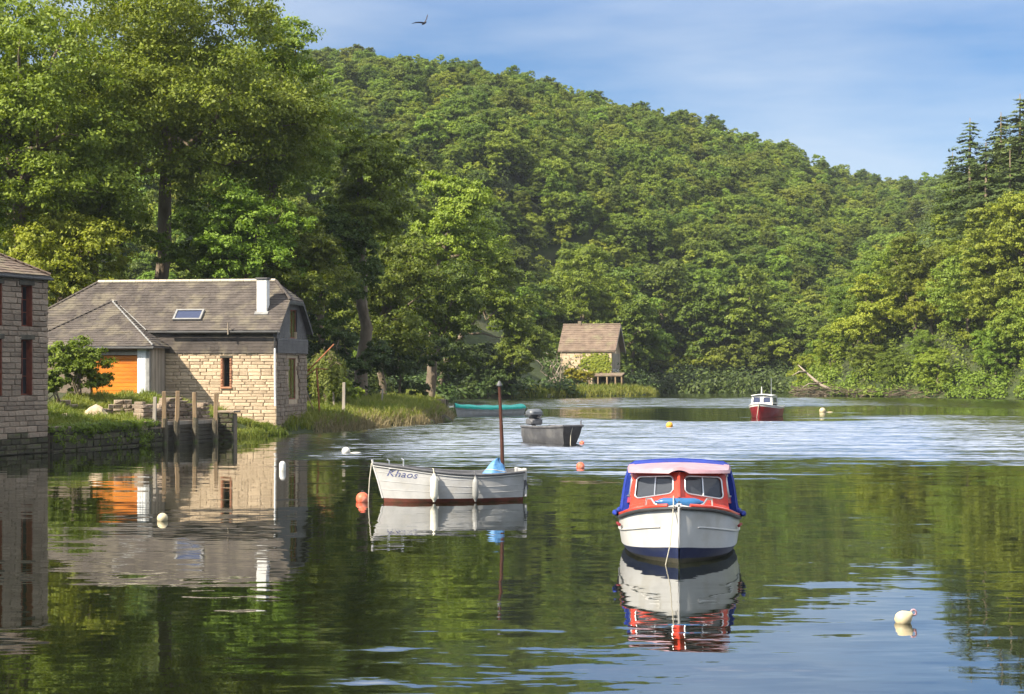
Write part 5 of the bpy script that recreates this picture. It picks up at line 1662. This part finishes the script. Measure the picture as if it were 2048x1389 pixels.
# cabin sides with a raked window
for sgn in (1, -1):
    fa, ha = foot[sgn], head[sgn]
    fb, hb_ = Vector((-3.0, sgn * 1.06, 0.78)), Vector((-2.75, sgn * 0.92, 1.57))
    cs = (fa, fb, hb_, ha) if sgn > 0 else (fb, fa, ha, hb_)
    framed_face(cruiser, cs, (0.10, 0.90, 0.30, 0.85), 'red_paint', 'screen_glass', 0.04, 'cabin_side', bars=(0.5,))
    # red coaming sweeping from windscreen foot down to the side deck
    MB().slab([WB0 + Vector((0.02, 0, -0.22)), foot[sgn] + Vector((0.03, sgn * 0.04, -0.20)), foot[sgn] + Vector((0.0, 0, 0.02)), WB0 + Vector((0, 0, 0.02))], (0.035, 0, 0)).build('coaming', M['red_paint'], cruiser)
# roof with camber, pale sides and blue canvas top
def roof_grid(zoff, grow):
    rows = []
    for x, hw, ze in ((-0.84, 0.14, 1.60), (-0.98, 0.44, 1.595), (-1.18, 0.70, 1.585), (-1.42, 0.90, 1.575), (-2.0, 0.93, 1.59), (-2.9, 0.96, 1.59)):
        hw += grow
        rows.append([(x + grow * 0.6, hw * f, ze + zoff + 0.06 * (1 - f * f)) for f in np.linspace(-1, 1, 13)])
    return rows


ra, rb = roof_grid(-0.015, 0.05), roof_grid(0.045, 0.02)
mb = MB().grid(ra).grid(rb)
for i in (0, -1): mb.grid([ra[i], rb[i]])
for j in (0, -1): mb.grid([[r[j] for r in ra], [r[j] for r in rb]])
mb.build('cabin_roof', M['pink_roof'], cruiser, smooth=True)
for sgn in (1, -1):
    MB().cbox(-1.52, -1.40, sgn * 0.86 - 0.05, sgn * 0.86 + 0.05, 1.54, 1.63, 0.012).build('roof_bracket', M['pink_roof'], cruiser)
# canvas hood over the cockpit
rows = []
for x, hw, zt, gw_ in ((-2.62, 0.97, 1.62, 1.12), (-3.1, 0.99, 1.66, 1.17), (-3.9, 0.98, 1.58, 1.18), (-4.8, 0.92, 1.33, 1.14), (-5.3, 0.83, 0.98, 1.04)):
    prof = [(gw_ + 0.03, 0.66), (gw_ - 0.02, 0.80), (gw_ * 0.45 + hw * 0.55, zt * 0.55 + 0.4), (hw, zt - 0.05), (hw * 0.88, zt + 0.02), (hw * 0.45, zt + 0.06), (0, zt + 0.075)]
    rows.append([(x, y, z) for y, z in prof] + [(x, -y, z) for y, z in reversed(prof[:-1])])
mb = MB().grid(rows); mb.poly(list(reversed(rows[0])))
hood = mb.build('cockpit_hood', M['canvas_blue'], cruiser, smooth=True)
for rw in rows[:4]:
    MB().tube([Vector(q) * 1.002 for q in rw], 0.012, 5).build('seam', M['canvas_blue'], hood, smooth='all')
for sgn in (1, -1):
    pts = []
    for i in range(9):
        t = i / 8
        pts.append((-1.85 - 1.6 * t, sgn * (1.20 + 0.03 * math.sin(7 * t)), 0.74 - 0.05 * t + 0.02 * math.sin(11 * t)))
    MB().tube(pts, [0.02, 0.05, 0.06, 0.045, 0.065, 0.05, 0.06, 0.045, 0.02], 9).build('rolled_canvas', M['canvas_blue'], cruiser, smooth='all')
    MB().tube([(-1.55, sgn * 1.12, 0.56), (-1.75, sgn * 1.17, 0.58)], 0.03, 6).build('side_fitting', M['maroon'], cruiser)
# rails and fender on the foredeck
for sgn in (1, -1):
    MB().tube([(-0.08, sgn * 0.12, 1.02), (-0.16, sgn * 0.34, 1.03), (-0.24, sgn * 0.44, 1.07), (-0.34, sgn * 0.50, 1.15), (-0.72, sgn * 0.60, 1.12), (-0.78, sgn * 0.62, 0.92)], 0.018, 8).build('bow_rail', M['alu'], cruiser, smooth=True)
fender(cruiser, 'deck_fender', Vector((-0.34, -0.44, 1.09)), 0.88, 0.080, 'fender_blue', (0, 1, 0))
MB().tube([(-0.34, 0.0, 1.00), (-0.25, 0.0, 1.09), (-0.34, 0.0, 1.18), (-0.43, 0.0, 1.09), (-0.34, 0.0, 1.00)], 0.016, 6).build('fender_lashing', M['rubber'], cruiser)
MB().cbox(-0.16, -0.08, -0.05, 0.05, 1.02, 1.09, 0.015).build('bow_cleat', M['alu'], cruiser)
MB().tube([(-0.62, -0.10, 1.06), (-0.34, -0.10, 1.20), (0.0, -0.10, 1.05), (0.05, -0.12, 0.8), (0.06, -0.16, 0.35), (0.12, -0.24, 0.0), (0.14, -0.25, -0.2)], 0.010, 6).build('mooring_rope', M['rope'], cruiser, smooth='all')
# dark interior bulkhead and seat backs behind the screen
MB().box(-2.75, -2.70, -0.9, 0.9, 0.75, 1.60).build('cabin_bulkhead', M['void'], cruiser)
MB().cbox(-2.2, -2.1, 0.2, 0.6, 0.8, 1.45, 0.03).build('seat_back', M['paint_white'], cruiser)

# --- pale open dinghy with mast
KB = at(770, 1005, 45.3)
KS_ = at(1036, 999, 46.05)
kyaw = math.atan2(KB.y - KS_.y, KB.x - KS_.x)
dinghy = empty('open_dinghy', (KB.x, KB.y, 0), kyaw, 'pale grey open dinghy with brown mast, fenders and blue tarpaulin', 'boat')
ST = []
LK = (KB - KS_).length + 0.05
for t, hs, hw, zs in ((0, 0.02, 0.01, 1.04), (0.06, 0.24, 0.19, 1.00), (0.15, 0.46, 0.39, 0.94), (0.30, 0.66, 0.57, 0.85), (0.5, 0.76, 0.66, 0.77), (0.72, 0.75, 0.64, 0.74), (0.9, 0.66, 0.52, 0.77), (1.0, 0.58, 0.42, 0.80)):
    x = -LK * t
    rk = 0.32 * max(0, 1 - t * 5)
    ST.append([(x - rk * 0.3, hw * 0.4, -0.25), (x, hw * 0.85, -0.08), (x + rk * 0.15, hw, 0.10), (x + rk * 0.55, (hw + hs) / 2 + 0.02 * math.sin(t * 3.14), zs * 0.55), (x + rk, hs, zs)])
KSt = cat_rows(ST, 5)
khull = hull_part(KSt, 2, 4, 'hull', 'hull_grey', dinghy)
hull_part(KSt, 0, 2, 'hull_bottom', 'antifoul', dinghy)
open_shell(KSt, 4, 0.30, 'lining', 'gunwale', dinghy)
for sgn in (1, -1):
    MB().tube([(x, sgn * (y + 0.01), z - 0.015) for x, y, z in KSt[:, 4]], 0.035, 8).build('gunwale', M['gunwale'], dinghy, smooth=True)
    MB().tube([(x, sgn * (y + 0.005), z - 0.085) for x, y, z in KSt[:, 4]], 0.014, 6).build('rubbing_strake', M['hull_grey'], dinghy, smooth=True)
MB().tube([(KSt[0][r][0] + 0.01, 0, KSt[0][r][2]) for r in (2, 3, 4)] + [(KSt[0][4][0] + 0.02, 0, 1.12)], 0.03, 8).build('stem', M['hull_white'], dinghy, smooth=True)
for sgn in (1, -1):
    for f_ in (0.25, 0.5, 0.75):
        MB().tube([(q[2][0] + (q[4][0] - q[2][0]) * f_, sgn * ((q[2][1] + (q[3][1] - q[2][1]) * f_ * 2) if f_ <= 0.5 else (q[3][1] + (q[4][1] - q[3][1]) * (f_ - 0.5) * 2)),
                    (q[2][2] + (q[3][2] - q[2][2]) * f_ * 2) if f_ <= 0.5 else (q[3][2] + (q[4][2] - q[3][2]) * (f_ - 0.5) * 2)) for q in KSt], 0.007, 5).build('plank_land', M['hull_grey'], dinghy, smooth='all')
MB().cbox(-LK - 0.04, -LK + 0.03, -0.57, 0.57, 0.55, 0.84, 0.012).build('transom_board', M['hull_grey'], dinghy)
MB().cbox(-LK - 0.10, -LK - 0.03, 0.16, 0.46, 0.1, 0.86, 0.02).build('rudder_board', M['hull_grey'], dinghy)
MB().cbox(-0.62, -0.06, -0.34, 0.34, 0.88, 0.90, 0.006).build('foredeck', M['hull_grey'], dinghy)
for x in (-1.5, -2.6):
    MB().cbox(x - 0.12, x + 0.12, -0.68, 0.68, 0.54, 0.58, 0.008).build('thwart', M['wood_grey'], dinghy)
for x, y in ((-0.10, 0.10), (-0.55, -0.38)):
    MB().tube([(x, y, 0.9), (x, y, 1.08), (x + 0.06, y, 1.12)], 0.022, 6).build('fairlead', M['alu'], dinghy)
# the side we see is local +y (port, the boat heads left)
vis = 1
def on_side(S, row_lo, row_hi, x, v):
    i = int(np.argmin(abs(S[:, row_hi, 0] - x)))
    a, b = S[i][row_lo], S[i][row_hi]
    return Vector((x, vis * (a[1] + (b[1] - a[1]) * v), a[2] + (b[2] - a[2]) * v))


def x_at(px, base, S_yaw, y0):
    """boat-local x whose picture column is px for a point at local y0"""
    best, bx = 1e9, 0
    c, s_ = math.cos(S_yaw), math.sin(S_yaw)
    for k in range(0, 900):
        x = -k * 0.006
        X = base.x + c * x - s_ * y0; Y = base.y + s_ * x + c * y0
        e_ = abs(1024 + FPX * X / Y - px)
        if e_ < best: best, bx = e_, x
    return bx


for px, rr, ln, mt in ((868, 0.105, 0.74, 'fender_white'), (950, 0.085, 0.66, 'fender_grey')):
    x = x_at(px, KB, kyaw, vis * 0.78)
    p = on_side(KSt, 2, 4, x, 0.95); p.y += vis * (rr + 0.015); p.z -= 0.02
    fd = fender(dinghy, 'fender', p, ln, rr, mt)
    MB().tube([p + Vector((0, 0, -0.02)), p + Vector((0, -vis * (rr), 0.11)), p + Vector((0, -vis * (rr + 0.12), 0.12))], 0.014, 6).build('lanyard', M['rope'] if mt == 'fender_white' else M['gunwale'], fd)
mx = x_at(1006, KB, kyaw, 0)
mtop = at(999, 772, 46.2)
mz = mtop.z
mst = MB().tube([(mx, 0, 0.3), (mx + 0.03, 0, 1.6), (mx + 0.10, 0, mz)], [0.055, 0.052, 0.04], 10).build('mast', M['mast'], dinghy, smooth=True)
MB().lathe([(0.0, 0), (0.075, 0.0), (0.075, 0.03), (0.03, 0.12), (0.0, 0.14)], 10, Matrix.Translation((mx + 0.10, 0, mz))).build('mast_cap', M['gunwale'], mst, smooth=True)
# blue tarpaulin bundle
tx = x_at(989, KB, kyaw, 0)
r_ = random.Random(6); rows = []
for j in range(9):
    t = j / 8; rr = 0.29 * (1 - t ** 2.6) ** 0.55 * (1 + 0.12 * math.sin(7 * t)) + 0.015
    rows.append([(tx + rr * 1.05 * math.cos(a) * (1 + 0.14 * math.sin(3 * a + 3 * t) + 0.09 * math.sin(8 * a - 2 * t) * (1 - 0.4 * t)) - 0.10 * t, rr * 0.8 * math.sin(a) * (1 + 0.12 * math.cos(5 * a + 2 * t) + 0.07 * math.sin(9 * a)), 0.52 + (0.56 + 0.06 * math.sin(2 * a)) * t) for a in [2 * math.pi * k / 22 for k in range(40)]])
tp = MB().grid(rows, True).build('tarpaulin', M['tarp_blue'], dinghy, smooth=True)
MB().tube([Vector(q) * 1.0 for q in rows[4]] + [Vector(rows[4][0])], 0.012, 5).build('tarpaulin_cord', M['rope'], tp)
# name on the bow
cu = bpy.data.curves.new('boat_name', 'FONT'); cu.body = 'Khaos'; cu.size = 0.27; cu.shear = 0.35; cu.space_character = 1.06
to = bpy.data.objects.new('boat_name', cu); COL.objects.link(to)
bpy.context.view_layer.update()
tme = bpy.data.meshes.new_from_object(to.evaluated_get(bpy.context.evaluated_depsgraph_get()))
bpy.data.objects.remove(to)
hv = [tuple(v.co) for v in khull.data.vertices]; hp = [tuple(p.vertices) for p in khull.data.polygons]
bvh = BVHTree.FromPolygons(hv, hp)
x0 = x_at(768, KB, kyaw, vis * 0.35)
for v in tme.vertices:
    xx = x0 - v.co.x * 1.08; zz_ = 0.70 + v.co.y * 0.92 - 0.09 * v.co.x
    hit = bvh.ray_cast(Vector((xx, vis * 3, zz_)), Vector((0, -vis, 0)))
    v.co = (hit[0] + Vector((0, vis * 0.006, 0))) if hit[0] else Vector((xx, vis * 0.3, zz_))
tme.materials.clear(); tme.materials.append(M['letter'])
link('name_lettering', tme, dinghy)
MB().tube([(0.36, 0.0, 1.02), (0.42, 0.06, 0.6), (0.46, 0.14, 0.1), (0.46, 0.15, -0.3)], 0.014, 6).build('mooring_rope', M['rope'], dinghy, smooth='all')

# --- dark workboat with outboard
DB = at(1140, 889, 80.6)
dyaw = math.atan2(-DB.y, -DB.x) + R(31)
work = empty('dark_workboat', (DB.x, DB.y, 0), dyaw, 'dark grey blunt-bowed workboat with a grey outboard engine', 'boat')
ST = []
for x, hs, hw, zs, rk in ((0, 0.52, 0.34, 0.86, 0.28), (-0.25, 0.66, 0.50, 0.83, 0.18), (-0.8, 0.76, 0.66, 0.79, 0.05), (-1.8, 0.80, 0.72, 0.76, 0), (-3.3, 0.78, 0.70, 0.75, 0)):
    ST.append([(x - 0.1, hw * 0.7, -0.2), (x, hw, 0.02), (x + rk * 0.5, (hs + hw) / 2 + 0.04, zs * 0.5), (x + rk, hs, zs)])
DS = cat_rows(ST, 4)
hull_part(DS, 0, 3, 'hull', 'dark_hull', work)
bowp = DS[0]
MB().grid([[(x, y, z) for x, y, z in bowp], [(x, -y, z) for x, y, z in bowp]]).build('bow_plate', M['rubber'], work)
open_shell(DS, 3, 0.25, 'lining', 'gunwale', work)
for sgn in (1, -1):
    MB().tube([(x, sgn * (y + 0.01), z) for x, y, z in DS[:, 3]], 0.06, 8).build('gunwale', M['gunwale'], work, smooth=True)
MB().tube([(bowp[3][0], -bowp[3][1], bowp[3][2]), (bowp[3][0], bowp[3][1], bowp[3][2])], 0.055, 8).build('bow_bar', M['gunwale'], work)
MB().tube([(0.28, 0.45, 0.85), (0.24, 0.45, 1.06), (0.30, 0.45, 1.1)], 0.03, 6).build('bow_post', M['gunwale'], work)
for x in (-1.0, -2.2):
    MB().cbox(x - 0.14, x + 0.14, -0.74, 0.74, 0.46, 0.50, 0.01).build('thwart', M['gunwale'], work)
eng = MB().cbox(-3.75, -3.08, -0.36, 0.36, 1.17, 1.58, 0.13).build('engine_cowl', M['engine_grey'], work, smooth=True)
MB().cbox(-3.77, -3.06, -0.375, 0.375, 1.28, 1.32, 0.01).build('cowl_band', M['rubber'], eng)
MB().cbox(-3.72, -3.10, -0.33, 0.33, 0.80, 1.11, 0.07).build('engine_bracket', M['gunwale'], work, smooth=True)
MB().cbox(-3.6, -3.2, -0.2, 0.2, 1.08, 1.2, 0.03).build('engine_neck', M['rubber'], work)
MB().cbox(-3.5, -3.35, -0.09, 0.09, -0.4, 1.12, 0.03).build('engine_leg', M['gunwale'], work)
MB().tube([(-3.2, 0, 1.2), (-2.8, 0.05, 1.15)], 0.03, 6).build('tiller', M['rubber'], work)
MB().tube([(0.24, 0.0, 0.80), (0.20, -0.08, 0.45), (0.30, -0.16, 0.0), (0.3, -0.16, -0.2)], 0.02, 6).build('mooring_rope', M['rope'], work, smooth='all')

# --- teal-covered white dinghy
TB, TS = at(914, 832, 130.5), at(1042, 830, 134)
tyaw = math.atan2(TB.y - TS.y, TB.x - TS.x)
teal = empty('covered_dinghy', (TB.x, TB.y, 0), tyaw, 'long white dinghy under a teal cover moored off the grass bank', 'boat')
LT = (TB - TS).length
ST = []
for t, hs, hw, zs in ((0, 0.03, 0.01, 0.74), (0.08, 0.35, 0.2, 0.66), (0.25, 0.7, 0.55, 0.58), (0.5, 0.85, 0.72, 0.54), (0.8, 0.78, 0.62, 0.55), (1.0, 0.6, 0.42, 0.60)):
    ST.append([(-LT * t - 0.2 * (t < 0.1), hw * 0.6, -0.15), (-LT * t, hw, 0.03), (-LT * t + 0.1 * (t < 0.1), (hs + hw) / 2 + 0.04, zs * 0.6), (-LT * t + 0.2 * (t < 0.1), hs, zs)])
TSt = cat_rows(ST, 4)
hull_part(TSt, 0, 3, 'hull', 'hull_white', teal)
cv = MB().grid([[(x, (y + 0.05) * f, z + 0.05 + (0.16 + 0.03 * math.sin(x * 4)) * (1 - f * f)) for f in (1, 0.9, 0.6, 0.3, 0, -0.3, -0.6, -0.9, -1)] for x, y, z in TSt[:, 3]])
for sgn in (1, -1):
    cv.grid([[(x, sgn * (y + 0.05), z + 0.05), (x, sgn * (y + 0.06), z - 0.10 - 0.02 * math.sin(x * 9))] for x, y, z in TSt[:, 3]])
cv.build('cover', M['teal'], teal, smooth=True)
for sgn in (1, -1):
    MB().tube([(x, sgn * (y + 0.02), z - 0.2) for x, y, z in TSt[2:, 3]], 0.018, 6).build('strake', M['fender_grey'], teal)
MB().cbox(-LT - 0.05, -LT, -0.5, 0.5, 0.1, 0.55, 0.01).build('transom', M['gunwale'], teal)

# --- far red and white launch
RB_ = at(1518, 836, 125)
ryaw = math.atan2(-RB_.y, -RB_.x) - R(12)
launch = empty('red_launch', (RB_.x, RB_.y, 0), ryaw, 'small launch with red hull, white wheelhouse and two thin poles', 'boat')
ST = []
for x, hs, hw, zs in ((0, 0.03, 0.01, 1.02), (-0.3, 0.5, 0.25, 0.96), (-0.9, 0.9, 0.65, 0.86), (-1.8, 1.1, 0.92, 0.78), (-3.2, 1.1, 0.95, 0.74), (-4.8, 0.95, 0.8, 0.76)):
    rk = 0.25 if x == 0 else 0.1 if x > -0.4 else 0
    ST.append([(x - 0.3, hw * 0.5, -0.3), (x - rk, hw, 0.03), (x - rk * 0.4, (hw + hs) / 2, zs * 0.6), (x - rk * 0.15, hs * 0.98, zs * 0.82), (x, hs, zs)])
LS = cat_rows(ST, 4)
hull_part(LS, 0, 3, 'hull', 'maroon', launch)
hull_part(LS, 3, 4, 'sheer_strake', 'hull_white', launch)
MB().grid([[(x, y * f, z - 0.02 + 0.04 * (1 - f * f)) for f in (1, 0.5, 0, -0.5, -1)] for x, y, z in LS[:, 4]]).build('deck', M['hull_white'], launch, smooth=True)
a = [Vector(p) for p in ((-0.9, -0.82, 0.84), (-0.9, 0.82, 0.84), (-1.05, 0.74, 1.58), (-1.05, -0.74, 1.58))]
framed_face(launch, (a[0], lerp(a[0], a[1], 0.5), lerp(a[3], a[2], 0.5), a[3]), (0.18, 0.85, 0.30, 0.85), 'hull_white', 'glass_sky', 0.04, 'wheelhouse_front', rnd_c=0.06)
framed_face(launch, (lerp(a[0], a[1], 0.5), a[1], a[2], lerp(a[3], a[2], 0.5)), (0.15, 0.82, 0.30, 0.85), 'hull_white', 'glass_sky', 0.04, 'wheelhouse_front', rnd_c=0.06)
for sgn in (1, -1):
    b0, b1, b2, b3 = Vector((-0.9, sgn * 0.82, 0.84)), Vector((-2.5, sgn * 0.92, 0.78)), Vector((-2.5, sgn * 0.82, 1.56)), Vector((-1.05, sgn * 0.74, 1.58))
    framed_face(launch, (b0, b1, b2, b3) if sgn > 0 else (b1, b0, b3, b2), (0.12, 0.88, 0.35, 0.85), 'hull_white', 'glass_sky', 0.04, 'wheelhouse_side', rnd_c=0.06)
MB().box(-2.52, -2.48, -0.8, 0.8, 0.78, 1.56).build('wheelhouse_back', M['void'], launch)
MB().grid([[(x, w * f, 1.59 + dz_ + 0.09 * (1 - f * f)) for f in np.linspace(-1, 1, 9)] for x, w, dz_ in ((-0.88, 0.74, -0.02), (-0.93, 0.82, 0.02), (-1.8, 0.88, 0.03), (-2.6, 0.88, 0.0))]).build('wheelhouse_roof', M['hull_white'], launch, smooth=True)
MB().tube([(-1.5, -0.12, 1.5), (-1.5, -0.12, 2.25)], [0.06, 0.035], 8).build('short_pole', M['hull_white'], launch)
MB().tube([(-2.7, 0.35, 0.8), (-2.7, 0.35, 2.85)], [0.035, 0.022], 8).build('tall_pole', M['alu'], launch)
MB().tube([(0.02, -0.02, 0.95), (0.10, -0.08, 0.4), (0.3, -0.12, -0.1)], 0.022, 6).build('mooring_rope', M['rope'], launch, smooth='all')
for sgn in (1, -1):
    MB().tube([(x, sgn * (y + 0.01), z) for x, y, z in LS[:, 4]], 0.035, 6).build('gunwale', M['hull_white'], launch, smooth=True)

# ------------------------------------------------------------------ buoys
def buoy(px, wy, r, mat, label, shape='ball', extra=None):
    Y = CAM_H * FPX / (wy - HORIZON)
    p = at(px, wy, Y)
    o = empty('mooring_buoy', (p.x, p.y, 0), 0.4, label, 'buoy', 'mooring buoys on the river')
    if shape == 'ball':
        prof = [(r * math.sin(math.pi * k / 14), r * 0.45 - r * math.cos(math.pi * k / 14)) for k in range(15)]
        MB().lathe(prof, 22).build('float', M[mat], o, smooth='all')
        MB().tube([(r * 0.16 * math.cos(t), 0, r * 1.52 + r * 0.16 * math.sin(t)) for t in [2 * math.pi * k / 10 for k in range(11)]], r * 0.05, 6).build('eye', M['gunwale'], o)
    elif shape == 'can':
        prof = [(0, -0.15), (r, -0.15), (r, r * 1.7), (r * 0.9, r * 2.2), (r * 0.6, r * 2.6), (r * 0.2, r * 2.75), (0, r * 2.77)]
        MB().lathe(prof, 18).build('float', M[mat], o, smooth=True)
        MB().tube([(r * 0.2 * math.cos(t), 0, r * 2.85 + r * 0.2 * math.sin(t)) for t in [2 * math.pi * k / 10 for k in range(11)]], r * 0.07, 6).build('eye', M['gunwale'], o)
    elif shape == 'pear':
        Mt = Matrix.Translation((0, 0, r * 0.45)) @ Matrix.Rotation(R(58), 4, 'Y')
        prof = [(0, -r * 1.0), (r * 0.55, -r * 0.88), (r * 0.92, -r * 0.45), (r, 0.0), (r * 0.9, r * 0.45), (r * 0.62, r * 0.85), (r * 0.36, r * 1.1), (r * 0.30, r * 1.3), (0, r * 1.34)]
        MB().lathe(prof, 22, Mt).build('float', M[mat], o, smooth='all')
        ring = [Mt @ Vector((r * 0.34 * math.cos(t), 0, r * 1.5 + r * 0.3 * math.sin(t))) for t in [2 * math.pi * k / 12 for k in range(13)]]
        MB().tube(ring, r * 0.13, 8).build('eye', M['pink_roof'], o, smooth='all')
    if extra == 'pickup':
        prof = [(0, -0.04), (0.10, -0.03), (0.13, 0.03), (0.09, 0.09), (0, 0.1)]
        MB().lathe(prof, 14, Matrix.Translation((r * 2.4, -0.1, 0)) @ Matrix.Diagonal((1.7, 1, 0.6, 1))).build('pickup_float', M[mat], o, smooth='all')
        MB().tube([(r * 0.8, -0.05, 0.02), (r * 1.5, -0.1, 0.015), (r * 2.0, -0.1, 0.02)], 0.02, 6).build('pickup_line', M['rope'], o)
    o.rotation_euler = (0, 0, 0)
    return o


buoy(725, 1004, 0.175, 'buoy_orange', 'orange round buoy beside the bow of the pale dinghy')
buoy(325, 1042, 0.125, 'buoy_cream', 'cream round buoy floating in the reflection of the house')
buoy(565, 941, 0.115, 'buoy_white', 'white can buoy off the corner of the house', 'can')
buoy(692, 907, 0.18, 'buoy_white', 'white buoy with a small pickup float beyond the pale dinghy', 'ball', 'pickup')
buoy(1161, 937, 0.15, 'buoy_orange', 'small orange buoy between the pale dinghy and the cabin cruiser')
buoy(1164, 889, 0.11, 'buoy_orange', 'tiny red buoy at the bow of the dark workboat')
buoy(1339, 854, 0.21, 'buoy_amber', 'amber buoy in the ruffled water between the dark workboat and the red launch')
buoy(1645, 825, 0.26, 'buoy_cream', 'pale buoy in the dark water right of the red launch', 'ball', 'pickup')
buoy(1806, 1246, 0.115, 'buoy_cream', 'cream pear-shaped buoy lying on its side at the lower right', 'pear')

# ------------------------------------------------------------------ swallow
bpnt = at(848, 47, 46)
mb = MB()
rows = []
for x, r in ((0.085, 0.004), (0.07, 0.016), (0.04, 0.022), (0.0, 0.022), (-0.04, 0.015), (-0.075, 0.006)):
    rows.append([(x, r * math.cos(t), r * 0.9 * math.sin(t)) for t in [2 * math.pi * k / 10 for k in range(10)]])
mb.grid(rows, True)
for sgn in (1, -1):
    w = [[(0.045, sgn * 0.015, 0.008), (-0.012, sgn * 0.015, 0.008)], [(0.055, sgn * 0.07, 0.045), (0.0, sgn * 0.07, 0.043)], [(0.02, sgn * 0.135, 0.085), (-0.02, sgn * 0.13, 0.08)], [(-0.05, sgn * 0.185, 0.105), (-0.055, sgn * 0.18, 0.103)]]
    mb.grid(w); mb.grid([[(x, y, z - 0.006) for x, y, z in r_] for r_ in w])
    mb.poly([(-0.06, sgn * 0.002, 0.002), (-0.06, sgn * 0.016, 0.002), (-0.15, sgn * 0.035, 0.004)])
bird = mb.build('swallow', M['bird'], None, fix=False)
bird.location = bpnt; bird.rotation_euler = (R(32), R(-8), R(-62)); bird.scale = (1.6,) * 3
tag(bird, 'dark swallow flying in the blue sky above the hill', 'bird')


# ------------------------------------------------------------------ summer haze over the valley
m_h = bpy.data.materials.new('haze_air'); m_h.use_nodes = True
hn, hl = m_h.node_tree.nodes, m_h.node_tree.links
hn.clear()
h_out = hn.new('ShaderNodeOutputMaterial'); h_vol = hn.new('ShaderNodeVolumePrincipled')
h_vol.inputs['Color'].default_value = (0.80, 0.88, 1.0, 1)
h_vol.inputs['Density'].default_value = 0.00009
h_vol.inputs['Anisotropy'].default_value = 0.0
hl.new(h_vol.outputs[0], h_out.inputs['Volume'])
haze = MB().box(-420, 420, -230, 900, -4.5, 165).build('haze', m_h)
tag(haze, kind='stuff', label='thin bluish summer haze filling the river valley', cat='haze')
